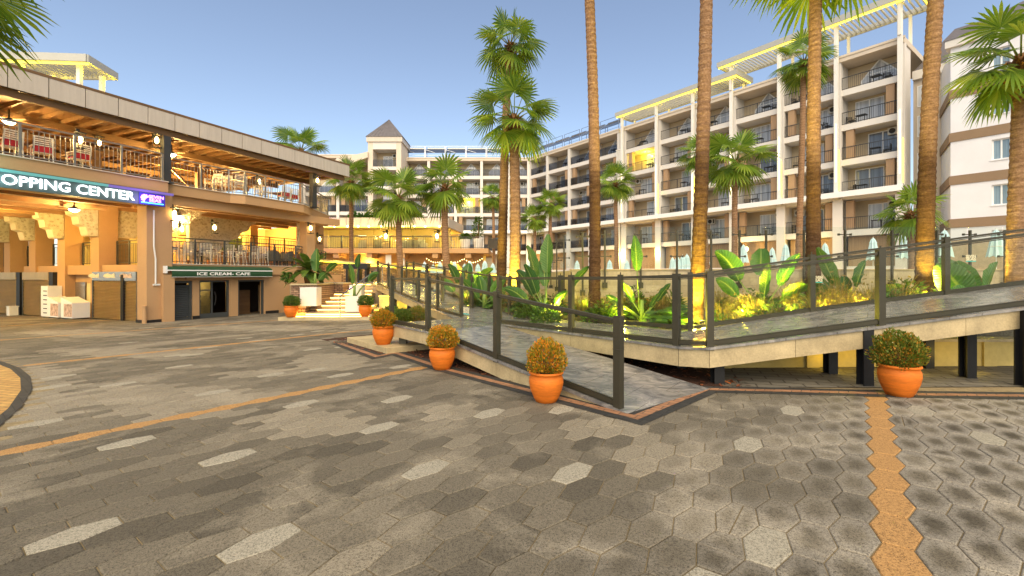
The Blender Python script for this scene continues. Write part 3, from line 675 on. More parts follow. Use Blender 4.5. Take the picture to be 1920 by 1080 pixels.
def gable_mesh(w, h):
    m = MB(); f = .08; e = h*.55
    out = [(0,0),(0,e*.72),(w*.5,h),(w,e*.72),(w,0)]
    for i in range(4):
        p, q = out[i], out[i+1]; m.bar((p[0],0,p[1]),(q[0],0,q[1]), .10, .09, (0,1,0))
    for x in (w*.3, w*.7): m.bar((x,0,0),(x,0,h-.5*abs(x-w/2)*(h-e*.72)/(w/2)*2), .09,.07,(0,1,0))
    m.bar((w*.12,0,e),(w*.88,0,e), .07,.07,(0,1,0))
    p = MB().yprism([(.04,.02),(.04,e*.72),(w*.5,h-.05),(w-.04,e*.72),(w-.04,.02)], .01, .03)
    return m.mesh('window', M['white_frame']), p.mesh('pane', M['pane'])
WIN = win_mesh(2.0, 2.2); WIN1 = win_mesh(1.5, 2.1); GAB = gable_mesh(2.5, 2.35)
def rail_mesh(w, kind):
    m = MB(); H = 1.02
    for x in (0, w/2, w): m.box(x-.025,x+.025,-.025,.025,0,H)
    m.box(-.02,w+.02,-.035,.035,H,H+.05); m.box(.03,w-.03,-.02,.02,.07,.11)
    if kind == 'bars':
        n = int(w/.14)
        for i in range(1, n):
            x = w*i/n; m.box(x-.009,x+.009,-.009,.009,.11,H)
        return m.mesh('railing', M['rail_metal']), None
    return m.mesh('railing', M['rail_metal']), MB().box(.03,w-.03,-.006,.006,.12,H-.03).mesh('glass_panel', M['bal_glass'])
def table_thing():
    t = thing('balcony_table', '', 'table', (0,0,0), 0, 'small black balcony tables')
    MB().box(-.36,.36,-.3,.3,.70,.735).build('tabletop', M['black_metal'], t)
    for sx in (-1,1):
        for sy in (-1,1): MB().bar((sx*.3,sy*.24,0),(sx*.3,sy*.24,.70), .04).build('leg', M['black_metal'], t)
    return t
def chair_thing():
    t = thing('balcony_chair', '', 'chair', (0,0,0), 0, 'black balcony chairs')
    MB().box(-.24,.24,-.24,.24,.42,.46).build('seat', M['black_metal'], t)
    m = MB()
    for k in range(4): m.box(-.22,.22,.21,.24,.56+k*.085,.60+k*.085)
    m.box(-.25,-.215,.20,.25,.46,.88); m.box(.215,.25,.20,.25,.46,.88); m.build('backrest', M['black_metal'], t)
    for sx in (-1,1):
        for sy in (-1,1): MB().bar((sx*.22,sy*.22,0),(sx*.22,sy*.22,.42), .035).build('leg', M['black_metal'], t)
        MB().box(sx*.27-.02,sx*.27+.02,-.2,.22,.62,.65).build('armrest', M['black_metal'], t)
    return t
balc_t = Proto(table_thing); balc_c = Proto(chair_thing)
FLN = ['lowest', 'second', 'third', 'fourth', 'fifth', 'top']
def wing(name, label, O, ang, cols, kind, furn, lit=(), deep=1.75, colw=.42, pname='', seed=1, floors=FL):
    rnd = random.Random(seed)
    t = thing(name, label, 'hotel', (O[0],O[1],0), ang); x0, x1 = cols[0], cols[-1]; D = deep
    ca, sa = math.cos(ang), math.sin(ang)
    WP = lambda x, y, z: (O[0]+x*ca-y*sa, O[1]+x*sa+y*ca, z)
    MB().box(x0,x1,D,D+.3,.0,ROOF-.5).build('wall', M['tan_wall'], t)
    MB().box(x0-.2,x1+.2,-.35,D+7,ROOF-.45,ROOF).box(x0-.25,x1+.25,-.42,-.35,ROOF-.12,ROOF+.06).build('roof', M['cream_wall'], t)
    for fz in floors:
        MB().box(x0,x1,-.12,D,fz-.5,fz).build('floor_slab', M['hotel_white'], t)
    cm = MB().box(-colw/2,colw/2,-.26,.14,.3,ROOF-.45).box(-.11,.11,.14,D,.3,ROOF-.45).mesh('column', M['hotel_white'])
    for c in cols: link('column', cm, t, (c,0,0))
    pm = MB().box(-.27,.27,-.02,.42,0,2.45).mesh('pillar', M['pillar_brown'])
    rails = {}
    for bi in range(len(cols)-1):
        a, b = cols[bi]+colw/2, cols[bi+1]-colw/2; w = b-a; key = round(w,2)
        if key not in rails: rails[key] = rail_mesh(w, kind)
        for fi, fz in enumerate(floors):
            if fi == 0: continue
            top = fi == len(floors)-1; nxt = floors[fi+1]-.5 if not top else ROOF-.45
            r = link('railing', rails[key][0], t, (a,-.03,fz))
            if rails[key][1]: link('glass_panel', rails[key][1], r)
            left = (fi+bi) % 2 == 0
            if not top:
                link('pillar', pm, t, (a+.55 if left else b-.55, 0, fz))
                wx = a+w*.5-1.0+(.45 if left else -.45)
                wi = link('window', WIN[0], t, (wx, D, fz+.03)); link('pane', WIN[1], wi)
                acx = (b-.65 if left else a+.65) if rnd.random() < .8 else None
                if acx and (left or fi % 2): 
                    u = link('air_conditioner', AC[0], t, (acx, D, fz+1.75)); link('fan', AC[1], u)
            else:
                wi = link('window', GAB[0], t, (a+w/2-1.0, D-.03, fz+.02)); link('pane', GAB[1], wi)
            if furn:
                lab = f'{FLN[fi]} floor balcony, {ORD[bi]} bay from left of {pname}'
                fx = a+w*(.62 if left else .38)+rnd.uniform(-.3,.3)
                if furn > 1 or (bi+fi) % 2: balc_t(WP(fx,.75,fz), ang+rnd.uniform(-.2,.2), 'small black table, '+lab)
                if furn > 1: balc_c(WP(fx+(.75 if left else -.75),.85,fz), ang+rnd.uniform(-1.5,1.5), 'black chair, '+lab)
            if (fi, bi) in lit:
                light('balcony_light', (a+w*.45, 1.2, nxt-.35), (1,.74,.04), 80, .1, t)
                MB().box(a+w*.45-.12,a+w*.45+.12,1.1,1.3,nxt-.1,nxt-.004).build('ceiling_lamp', M['led_yellow'], t)
    # white louvre canopy over the terrace rooms
    MB().box(x0-.3,x1+.3,-1.25,-1.13,7.92,8.38).box(x0-.3,x1+.3,-1.13,-.30,8.28,8.36).build('canopy', M['white_frame'], t)
    m = MB(); n = int((x1-x0)/.35)
    for i in range(n): x = x0+(x1-x0)*(i+.5)/n; m.box(x-.03,x+.03,-1.12,-.3,8.02,8.26)
    m.build('canopy_louvre', M['white_paint'], t)
    lw = MB().box(-.36,.36,-.42,-.27,.3,7.9).mesh('lower_column', M['hotel_white'])
    for c in cols: link('lower_column', lw, t, (c,0,0))
    return t, WP
LX, LY, LANG = 2.95, 72.1, math.atan2(-.8,.6)
tR = 45.8
colsR = [tR-x for x in (27.0, 22.0, 17.4, 13.2, 8.7, 4.2, 0.0)]
hotel_r, WR = wing('hotel_building', 'tall balcony block of the hotel with white poles, barred railings and yellow lit pergolas', (LX,LY), LANG, colsR, 'bars', 2, {(4,0)}, pname='tall block', seed=2)
colsM = [0.0, 4.2, 8.9, 13.2, 17.9]
hotel_m, WM = wing('hotel_wing', 'middle balcony wing with dark glass railings, between tall block and rear wing', (LX,LY), LANG, colsM, 'glass', 2, pname='middle wing', seed=5)
colsB = [0, 4.25, 8.5, 12.6, 16.8, 20.0]
hotel_b, WB = wing('hotel_wing', 'rear balcony wing of the hotel facing the plaza straight on, right of the pointed tower', (-17.4,72.0), 0, colsB, 'glass', 1, {(3,2)}, pname='rear wing', seed=8)
# white poles, their light strips and the roof pergolas
for i, c in enumerate(colsR):
    zt = 21.2 if c < 32 else 22.5
    MB().box(c-.15,c+.15,-.78,-.55,7.9,zt).build('pole', M['white_paint'], hotel_r)
    MB().box(c-.03,c+.03,-.80,-.785,9.3,14.2).build('light_strip', emit('strip_%d' % i, (1,.83,.40), 2), hotel_r)
    if i in (1,2,4,5,6): MB().box(c+.16,c+.18,-.70,-.62,8.6,12).build('light_strip', M['led_yellow'], hotel_r)
M['pergola_grey'] = mat('pergola_grey', (.40,.40,.37), .5, .06, 1, 0, .03); M['led_edge'] = emit('led_edge', (1,.80,.10), .95)
def pergola(label, T, ang, x0, x1, y0, y1, z, posts, zp, power=60, slat=.33):
    t = thing('roof_pergola', label, 'pergola', T, ang)
    h = .50
    MB().box(x0,x1,y0,y0+.14,z,z+h).box(x0,x1,y1-.14,y1,z,z+h).box(x0,x0+.14,y0+.14,y1-.14,z,z+h).box(x1-.14,x1,y0+.14,y1-.14,z,z+h).build('frame', M['pergola_grey'], t)
    m = MB(); n = int((x1-x0)/slat)
    for i in range(1, n): x = x0+(x1-x0)*i/n; m.box(x-.035,x+.035,y0+.14,y1-.14,z+.10,z+.30)
    m.build('slat', M['pergola_grey'], t)['kind'] = 'stuff'
    MB().box(x0+.1,x1-.1,y0+.15,y0+.21,z-.16,z+.10).box(x1-.21,x1-.15,y0+.25,y1-.2,z-.10,z+.05).build('light_strip', M['led_edge'], t)
    for px in posts:
        MB().box(px-.10,px+.10,y0+.35,y0+.55,zp,z).build('post', M['white_paint'], t)
        MB().box(px-.10,px+.10,y1-.45,y1-.25,zp,z).build('post', M['white_paint'], t)
        light('pergola_light', (px, y0+.75, z-.35), (1,.72,.01), power, .08, t)
    return t
pergola('lower white louvred pergola with yellow lights on the roof, left half of the tall block', (LX,LY,0), LANG, 18.1, 33.4, -1.2, 2.2, 21.2, colsR[:4], ROOF+.02, 16)
pergola('upper white louvred pergola with yellow lights on the roof, right half of the tall block', (LX,LY,0), LANG, 31.4, 47.2, -1.25, 2.6, 22.5, colsR[3:], ROOF+.02, 16)
# louvred screen beside the tall block
sc = thing('louvre_screen', 'tall white louvred screen at the joint of tall block and middle wing', 'screen', (LX,LY,0), LANG)
m = MB()
for i in range(7): m.box(17.95+i*.12,18.0+i*.12,-.75,-.62,8.3,17.2)
for z in (8.3,11.2,14.2,17.1): m.box(17.9,18.75,-.80,-.76,z,z+.09)
m.build('slat', M['white_paint'], sc)
# solar water heaters along the lower roofs
def rack(w):
    t = thing('solar_panel', '', 'solar panel', (0,0,0), 0, 'solar racks on the lower hotel roofs')
    m = MB(); m.bar((0,.2,.95),(0,1.6,1.95), .08); m.bar((w,.2,.95),(w,1.6,1.95), .08); m.bar((0,.2,.0),(0,.2,2.0),.06); m.bar((w,.2,0),(w,.2,2.0),.06)
    m.bar((0,.2,1.98),(w,.2,1.98), .05); m.bar((0,.2,.55),(w,.2,.55), .04); m.bar((0,1.6,0),(0,1.6,1.9),.06); m.bar((w,1.6,0),(w,1.6,1.9),.06); m.bar((0,.2,1.4),(w*.5,.2,.95),.04); m.build('frame', M['steel'], t)
    p = MB(); p.add([(0.05,.15,.95),(w-.05,.15,.95),(w-.05,1.6,1.9),(.05,1.6,1.9),(0.05,.15,.88),(w-.05,.15,.88),(w-.05,1.6,1.83),(.05,1.6,1.83)], [(0,1,2,3),(7,6,5,4),(0,4,5,1),(1,5,6,2),(2,6,7,3),(3,7,4,0)]); p.build('panel', M['solar'], t)
    MB().tube([(.1,1.66,1.98),(w-.1,1.66,1.98)], .14, 8).build('tank', M['steel'], t); return t
rk = Proto(lambda: rack(3.1))
for i in range(5): rk(WM(.3+i*3.5,.2,ROOF+.05), LANG, f'steel solar rack on the middle wing roof, {ORD[i]} from the left')
for i in range(6): rk(WB(.4+i*3.25,.2,ROOF+.05), 0, f'steel solar rack on the rear wing roof, {ORD[i]} from the left')
# pointed tower
tw = thing('hotel_tower', 'pointed hotel tower with grey pyramid roof and open loggias', 'tower', (-21.6,68.2,0), 0)
w, dp = 5.0, 5.0
for x in (0, w-.75): MB().box(x,x+.75,0,dp,.5,21.4).build('pier', M['cream_wall'], tw)
MB().box(.75,w-.75,2.2,2.5,.5,21.0).build('wall', M['tan_wall'], tw)
for z in (20.4, 17.55, 14.6, 11.6, 8.6, 5.6):
    MB().box(.75,w-.75,.02,2.2,z-.35 if z < 20 else z-.1,z+.15 if z < 20 else 21.4).build('floor_slab', M['hotel_white'], tw)
rm = rail_mesh(w-1.55, 'glass')
for z in (17.7,14.75,11.75,8.75):
    r = link('railing', rm[0], tw, (.78,.1,z)); link('glass_panel', rm[1], r)
    wi = link('window', WIN1[0], tw, (1.7,2.2,z)); link('pane', WIN1[1], wi)
for z in (18.2, 12.3): 
    u = link('air_conditioner', AC[0], tw, (3.6,2.2,z+1.3)); link('fan', AC[1], u)
MB().box(-.18,w+.18,-.18,dp+.18,21.4,22.15).build('roof_band', M['roof_panel'], tw)
m = MB(); m.add([(-.28,-.28,22.15),(w+.28,-.28,22.15),(w+.28,dp+.28,22.15),(-.28,dp+.28,22.15),(w/2,dp/2,25.6)], [(0,1,4),(1,2,4),(2,3,4),(3,0,4),(3,2,1,0)])
for k in range(1, 9):
    f = k/9; m.bar((-.28+f*(w+.56),-.285,22.16),(w/2+(f-.5)*.05,dp/2-.02,25.58), .03,.05); m.bar((w+.285,-.28+f*(dp+.56),22.16),(w/2+.02,dp/2+(f-.5)*.05,25.58), .03,.05)
m.build('roof', M['slate'], tw)
# block left of the tower with raised white eave
lb, WL = wing('hotel_wing', 'short hotel block left of the pointed tower under a raised slanting white eave', (-32.0,70.2), 0, [0, 5.2, 10.3], 'glass', 0, pname='short block', seed=4, floors=FL[:5])
ev = thing('white_eave', 'slanting white eave raised over the corner balcony left of the tower', 'eave', (-27.6,67.8,0), 0)
MB().yprism([(0,18.3),(6.1,19.85),(6.1,19.0),(3.4,18.0),(1.3,17.2),(.55,17.5)], 0, 3.2).build('eave_board', M['cream_wall'], ev)
# ground rooms: warm wall lamps on the lower columns
def walllamp():
    t = thing('wall_lamp', '', 'wall lamp', (0,0,0), 0, 'wall lamps along the hotel terrace')
    MB().box(-.1,.1,-.06,0,-.2,.2).build('bracket', M['black_metal'], t)
    MB().lathe([(.07,-.18),(.11,-.1),(.11,.12),(.05,.2)], 10, (0,-.16,0)).build('lamp_shade', M['lamp_glass'], t)
    light('lamp_light', (0,-.45,0), (1,.62,.18), 70, .1, t); return t
wl = Proto(walllamp)
for c, z, lab in ((colsR[0]-1.0,3.9,'glowing wall lamp behind the closed parasols, left one of a pair'),(colsR[0]+.0,3.9,'glowing wall lamp behind the closed parasols, right one of a pair'),(colsR[1],3.9,'glowing wall lamp on the terrace column left of the second palm trunk'),(colsR[3]+1.5,4.0,'glowing wall lamp behind the banana plant in mid terrace'),(colsR[4]+2.4,4.0,'glowing wall lamp behind the leaning banana leaf')):
    wl(WR(c,-.42,z), LANG, lab)
wl(WM(2.0,-.42,3.6), LANG, 'glowing wall lamp between the two centre palm trunks'); wl(WM(4.2,-.42,3.6), LANG, 'glowing wall lamp right of the centre palm trunks')
# terrace curtains of the ground rooms
tc = thing('terrace_screen', 'row of brown bamboo screens closing the rooms at terrace level', 'screen', (LX,LY,0), LANG)
M['bamboo'] = mat('bamboo', (.30,.20,.11), .8, .4, 2, 0, .3, 20, (9,9,.15))
for i, (a, b) in enumerate(list(zip(colsM[:-1], colsM[1:]))+list(zip(colsR[:-1], colsR[1:]))):
    MB().box(a+.5,b-.5,.5,.58,.4,4.7).build('panel', M['bamboo'], tc)
# linking bay and white annex
lk = thing('link_building', 'narrow cream stair link between tall block and white annex', 'building', (LX,LY,0), LANG)
MB().box(45.9,47.7,2.6,3.0,0,17.2).build('wall', M['cream_wall'], lk)
MB().box(45.9,48.3,2.3,4,17.2,17.9).build('cornice', M['hotel_white'], lk)
mb = MB(); mb.add([(45.9,2.5,17.9),(53,2.5,17.9),(53,8,22.5),(47.5,8,22.5)], [(0,1,2,3)]); mb.box(46,53,3,8,17.3,17.88); mb.build('roof', M['slate'], lk)
sw = win_mesh(1.1, 1.7)
for z in (3.6, 6.6, 9.6, 12.6, 15.0):
    for x in (46.15,): wi = link('window', sw[0], lk, (x, 2.6, z)); link('pane', sw[1], wi)
an = thing('hotel_annex', 'white hotel annex with brown bands at the right edge', 'building', (LX,LY,0), LANG)
ax0, ay0 = 48.85, -2.0
ww = .85
sx1, sy1 = 46.93, 4.74
m = MB(); m.prism([(ax0,ay0+.3),(sx1,sy1),(sx1+.3,sy1+.1),(ax0+.3,ay0+.4)],0,17.3)
wins = [ax0+2.0, ax0+6.4, ax0+10.8]; xs = [ax0]+[v for x in wins for v in (x, x+ww)]+[ax0+14]
bz = [(-.2, 4.9, False), (4.9, 6.7, True)]
floors_an = [2.95, 5.95, 8.95, 11.95, 14.95]
def annex_front(m):
    for i in range(0, len(xs)-1):
        if i % 2 == 0: m.box(xs[i],xs[i+1],ay0,ay0+.3,0,17.3)
        else:
            z = 0
            for f in floors_an: m.box(xs[i],xs[i+1],ay0+.0015,ay0+.3,z,f+.15); z = f+1.5
            m.box(xs[i],xs[i+1],ay0+.0015,ay0+.3,z,17.3)
annex_front(m); m.build('wall', M['annex_white'], an)
for z in (4.75, 7.75, 10.75, 13.75):
    MB().box(ax0-.06,ax0+14,ay0-.06,ay0-.003,z,z+.62).prism([(ax0-.06,ay0-.06),(sx1-.06,sy1),(sx1-.004,sy1),(ax0-.004,ay0-.003)],z,z+.62).build('band', M['brown_band'], an)
MB().box(ax0-.05,ax0+14,ay0-.05,ay0-.004,0,3.9).build('base_wall', M['step_stone'], an)
MB().box(ax0-.25,ax0+14,ay0-.25,6,17.3,17.8).build('cornice', M['hotel_white'], an)
wm = win_mesh(ww, 1.35); M['pane_blue'] = mat('pane_blue', (.20,.28,.34), .15, .45, 1.5, 0, .05, 7, (9,9,.15), .7); wma = wm[1].copy(); wma.materials.clear(); wma.materials.append(M['pane_blue'])
for x in wins:
    for f in floors_an:
        wi = link('window', wm[0], an, (x,ay0+.20,f+.15)); link('pane', wma, wi)
        MB().box(x-.06,x+ww+.06,ay0-.05,ay0-.002,f+.08,f+.146).build('sill', M['annex_white'], an)
mb = MB(); mb.add([(ax0-.3,ay0-.3,17.8),(ax0+14,ay0-.3,17.8),(ax0+14,6,17.8),(ax0-.3,6,17.8),(ax0+3,2,20.6),(ax0+14,2,20.6)], [(0,1,5,4),(0,4,3),(4,5,2,3),(1,2,5)]); mb.build('roof', M['slate'], an)
# ---------------------------------------------------------------- the shopping building at left
SO = Vector((-13.9, 18.1)); SANG = math.atan2(.908, .418); ca_, sa_ = math.cos(SANG), math.sin(SANG)
def SP(s, d, z): return (SO.x+s*ca_-d*sa_, SO.y+s*sa_+d*ca_, z)
ZF, ZM, ZT, ZR = 5.13, 1.92, 7.25, 7.92              # terrace floor, mezzanine floor, roof edge underside and top
def gl(s, d): p = SP(s, d, 0); return gz(p[0], p[1])
sh = thing('shopping_building', 'ochre two storey shopping building with roofed terrace, cafe gallery and arcade', 'building', (SO.x,SO.y,0), SANG)
# roof
MB().box(-11,9.6,-.35,16,ZT+.12,ZT+.22).box(-11.05,9.65,-.41,-.352,ZR-.05,ZR+.04).build('roof_deck', M['roof_wood'], sh)
m = MB(); n = 22
for i in range(n):
    a = -11+20.6*i/n; b = -11+20.6*(i+1)/n; m.box(a+.012,b-.012,-.40,-.35,ZT-.02,ZR-.05)
m.box(9.6,9.65,-.35,12,ZT-.02,ZR-.05); m.build('roof_fascia', M['roof_panel'], sh)
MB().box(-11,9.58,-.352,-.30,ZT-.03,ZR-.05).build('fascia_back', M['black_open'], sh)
mb = MB(); mb.add([(-11,-.3,ZR),(9.6,-.3,ZR),(9.6,8,ZR+.75),(-11,8,ZR+.75),(9.6,16,ZR),(-11,16,ZR)], [(0,1,2,3),(3,2,4,5)]); mb.build('roof_sheet', M['roof_panel'], sh)
MB().box(-7,-1.2,3.6,6.2,ZR,ZR+1.15).build('roof_kerb', M['cream_wall'], sh)
m = MB()
for i in range(38): s = -10.7+i*.54; m.box(s-.04,s+.04,-.25,15,ZT-.02,ZT+.115)
m.build('rafter', M['roof_wood'], sh)['kind'] = 'stuff'
m = MB()
for d in (-.15, 2.6, 5.4, 8.2, 11): m.box(-11,9.4,d-.08,d+.08,ZT-.26,ZT-.022)
m.build('purlin', M['roof_wood'], sh)
for s, d in ((-9.5,.05),(-4.9,4),(.05,-.12),(7.35,.0),(.2,5.4),(4.6,5.4),(-4.6,8.2),(2.4,8.2)):
    m = MB(); m.box(s-.13,s+.13,d-.13,d+.13,ZF,ZT-.26); m.box(s-.2,s+.2,d-.2,d+.2,ZF,ZF+.05); m.build('roof_post', M['rail_metal'] if d < 1 else M['wood_dark'], sh)
    if d > 3: MB().bar((s,d,ZT-1.5),(s+1.4,d,ZT-.28),.10).bar((s,d,ZT-1.5),(s-1.4,d,ZT-.28),.10).build('brace', M['wood_dark'], sh)
# terrace floor and its bowed front
UP = [(-11,-.42),(-.02,-.42),(0,-.08),(2.66,-.12),(3.15,-.46),(6.35,-.46),(7.8,.46),(10.3,1.9),(11.2,4.0),(10.4,12),(-11,14)]
MB().prism(UP, ZF-.40, ZF).build('terrace_slab', M['ochre_wall'], sh)
MB().prism([(x*1.0+(0 if x < 9 else .0), y-.05 if y < 1 else y) for x, y in UP[:8]]+[(9.4,2.4),(7.6,1.0),(-10.9,1.0)], ZF+.001, ZF+.03).build('slab_edge', M['cream_wall'], sh)
MB().box(-11,9,13.0,13.3,ZF,ZT).build('back_wall', M['wood_dark'], sh)
for a, b in ((-8.5,-6.2),(-3,.4),(3.0,5.0)): MB().box(a,b,12.0,12.9,ZF,ZF+2.1).build('kiosk', M['ochre_wall'], sh)
# ceiling beams under the terrace
m = MB()
for i, s in enumerate((-9.2,-7.4,-5.6,-3.8,-2.0)): pass
for d in (1.4, 3.2, 4.8, 6.4, 8.0, 9.6, 11.2): m.box(-10.8,-.45,d-.16,d+.16,ZF-.95,ZF-.401); m.box(.5,9.6,d-.14,d+.14,ZF-.72,ZF-.401)
m.build('ceiling_beam', M['ochre_beam'], sh)
MB().box(.0,9.4,.15,.50,ZF-.78,ZF-.402).build('edge_beam', M['ochre_wall'], sh)
MB().box(-10.8,-.65,-.25,.15,ZF-.98,ZF-.402).build('edge_beam', M['ochre_wall'], sh)
# pillars of the arcade row and the corner pier
def pillar(s, d, w=.62, e=.62, z1=ZF-.40, z0=None, mm='ochre_wall'):
    z0 = gl(s,d)-.1 if z0 is None else z0
    return MB().box(s-w/2,s+w/2,d-e/2,d+e/2,z0,z1).build('pillar', M[mm], sh)
MB().box(-.62,.28,-.14,.50,gl(0,0)-.1,ZF-.40).box(-.12,.28,-.30,-.14,gl(0,0)-.1,1.5).build('corner_pier', M['ochre_wall'], sh)
MB().box(-.66,.32,-.17,.53,gl(0,0)-.06,gl(0,0)+.12).build('pier_plinth', M['black_tile'], sh)
ROWD = [4.9, 7.9, 10.8, 13.6, 16.4]
for d in ROWD: pillar(.25, d, .7, .7)
pillar(7.45, .55, .55, .55); pillar(10.0, 2.9, .5, .5); pillar(4.0, 6.2, .5, .5, ZF-.4, ZM); pillar(8.2, 6.2, .5, .5, ZF-.4, ZM)
# carved brackets
def bracket_prof(k=1.0): return [(0,0),(0,1.75*k),(-1.35*k,1.75*k),(-1.35*k,1.52*k),(-1.18*k,1.45*k),(-1.10*k,1.12*k),(-.88*k,1.02*k),(-.82*k,.62*k),(-.55*k,.50*k),(-.46*k,.08*k),(-.40*k,0)]
def carvemat():
    m, t, p = nodes('carved_plaster'); v = coord(t)
    w = t.nodes.new('ShaderNodeTexVoronoi'); w.feature = 'SMOOTH_F1'; w.inputs['Scale'].default_value = 9; t.links.new(v, w.inputs[0])
    n = ntex(t, 9, 3, .6, v, 3.5)
    c = ramp(t, math_(t,'ADD', math_(t,'MULTIPLY',w.outputs[0],.5), math_(t,'MULTIPLY',n,.6)), [(.36,(.42,.35,.24)),(.48,(.60,.54,.42)),(.6,(.66,.60,.48))])
    t.links.new(c, p.inputs['Base Color']); p.inputs['Roughness'].default_value = .75; bump(t, p, math_(t,'ADD',w.outputs[0],n), .8, .06); return m
M['carved'] = carvemat(); M['plaster'] = mat('plaster', (.60,.52,.40), .8, .1, 2, 0, .1)
for d in ROWD:
    MB().yprism([(x-.105, z+3.18) for x, z in bracket_prof(.78)], d-.30, d+.30).build('carved_bracket', M['plaster'], sh)
    MB().yprism([(x-.12, z+3.22) for x, z in bracket_prof(.73)], d-.325, d-.302).build('bracket_carving', M['carved'], sh)
# mezzanine
ME = [(0,0),(6.3,0),(8.8,1.6),(11.5,3.4),(11.5,12),(0,12)]
MB().prism(ME, ZM-.42, ZM).build('gallery_slab', M['ochre_wall'], sh)
MB().prism([(0,-.04),(6.32,-.04),(8.83,1.57),(11.5,3.36),(11.3,3.6),(6.2,.4),(0,.4)], ZM+.001, ZM+.03).build('slab_edge', M['cream_wall'], sh)
MB().box(.6,.95,.6,17,ZM-.45,ZM).build('gallery_beam', M['ochre_wall'], sh)
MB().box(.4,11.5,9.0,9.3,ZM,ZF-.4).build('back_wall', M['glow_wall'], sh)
MB().box(11.2,11.5,3.7,9,ZM,ZF-.4).build('back_wall', M['ochre_wall'], sh)
for a, b, z1 in ((2.2,3.1,2.1),(5.4,6.2,2.1),(8.6,9.4,2.1)): MB().box(a,b,8.93,8.995,ZM,ZM+z1).build('door', M['wood_dark'], sh)
# raised bar with its own rail at the back of the gallery
MB().box(4.6,11.1,5.4,8.9,ZM,ZM+.95).build('bar_platform', M['ochre_beam'], sh)
MB().box(4.9,8.0,6.8,7.5,ZM+.95,ZM+1.95).build('bar_counter', M['bar_green'], sh); MB().box(4.8,8.1,6.7,7.6,ZM+1.95,ZM+2.02).build('bar_top', M['stone_white'], sh)
MB().box(5.0,7.9,6.76,6.795,ZM+1.85,ZM+1.91).build('bar_light', M['led_warm'], sh)
# stepped carved wall between gallery bays
prof = [(0,0),(0,2.45),(3.6,2.45),(3.62,2.15),(3.30,2.05),(3.15,1.75),(2.7,1.55),(2.55,1.25),(2.1,1.1),(1.95,.8),(1.55,.65),(1.3,.2),(1.2,0)]
for d0, s0, k in ((2.6,.62,.72),(4.9,.62,.62),(4.3,3.4,1.0),(7.9,1.0,.6)):
    MB().yprism([(s0+x*k, ZF-.42-2.45*k+z*k) for x, z in prof], d0-.14, d0+.14).build('carved_screen', M['plaster'], sh)
    MB().yprism([(s0+.06+x*k*.94, ZF-.45-2.45*k*.96+z*k*.96) for x, z in prof], d0-.17, d0-.142).build('screen_carving', M['carved'], sh)
MB().box(7.9,8.7,1.75,1.95,ZM+.9,ZF-.5).build('carved_panel', M['carved'], sh)
# ground floor front below the gallery
ZL = ZM-.42
g0 = lambda s: gl(s,.3)-.08
def wallseg(a, b, z0=None, z1=ZL, d0=.12, d1=.42): MB().box(a,b,d0,d1,g0((a+b)/2) if z0 is None else z0,z1).build('front_wall', M['ochre_wall'], sh)
DT = 1.25
wallseg(.28,.34); wallseg(1.2,1.48); wallseg(2.80,3.2); wallseg(4.52,9.5); wallseg(.34,1.2,DT); wallseg(1.48,2.80,DT); wallseg(3.2,4.52,DT)
MB().box(.9,1.75,-.02,.118,1.30,1.44).build('lintel_block', M['ochre_wall'], sh)
for a, b in ((.28,.34),(1.2,1.48),(4.6,5.3)): MB().box(a,b,.085,.118,g0(a),g0(a)+.22).build('plinth', M['black_tile'], sh)
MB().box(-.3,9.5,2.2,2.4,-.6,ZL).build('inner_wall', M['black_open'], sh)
# louvred door
z0 = gl(.8,.2)-.02
d_ = MB(); d_.box(.34,.44,.16,.24,z0,DT); d_.box(1.10,1.2,.16,.24,z0,DT); d_.box(.44,1.10,.16,.24,z0,z0+.12); d_.box(.44,1.10,.16,.24,DT-.1,DT)
door = d_.build('louvred_door', M['grey_door'], sh)
m = MB()
for i in range(17): z = z0+.15+i*.078; m.add([(.44,.18,z),(1.10,.18,z),(1.10,.23,z+.07),(.44,.23,z+.07),(.44,.19,z-.01),(1.10,.19,z-.01),(1.10,.24,z+.06),(.44,.24,z+.06)], [(0,1,2,3),(7,6,5,4),(0,4,5,1),(2,6,7,3)])
m.build('louvre', M['grey_door'], door); MB().box(1.13,1.17,.14,.16,.35,.5).build('handle', M['steel'], door)
# glazed door
z0 = gl(2.1,.2)
d_ = MB()
for a, b in ((1.48,1.56),(2.02,2.08),(2.72,2.80)): d_.box(a,b,.18,.26,z0,DT)
d_.box(1.56,2.02,.18,.26,z0,z0+.2); d_.box(2.08,2.72,.18,.26,z0,z0+.2); d_.box(1.56,2.72,.181,.26,DT-.08,DT); d_.box(1.56,2.02,.18,.26,DT-.45,DT-.4)
door = d_.build('glass_door', M['grey_door'], sh); MB().box(1.56,2.72,.215,.225,z0+.2,DT-.08).build('pane', M['glass_dark'], door)
MB().tube([(2.12,.12,z0+.55),(2.15,.09,z0+.75),(2.16,.09,z0+.95),(2.12,.12,z0+1.15)], .022, 8).build('handle', M['black_metal'], door)
MB().box(1.6,2.7,1.2,1.25,z0,DT).build('inner_curtain', M['glow_wall'], sh); light('added_shop_light', (2.1,.75,1.0), (1,.72,.3), 7, .1, sh)  # light added inside, no lamp seen there; brightens the curtain
# open dark doorway
MB().box(3.2,3.28,.16,.26,gl(3.2,.2),DT).box(4.44,4.52,.16,.26,gl(4.5,.2),DT).box(3.28,4.44,.16,.26,DT-.07,DT).build('door_frame', M['grey_door'], sh)
MB().box(3.75,4.4,1.0,1.06,-.6,.75).build('shelf', M['wood_dark'], sh)
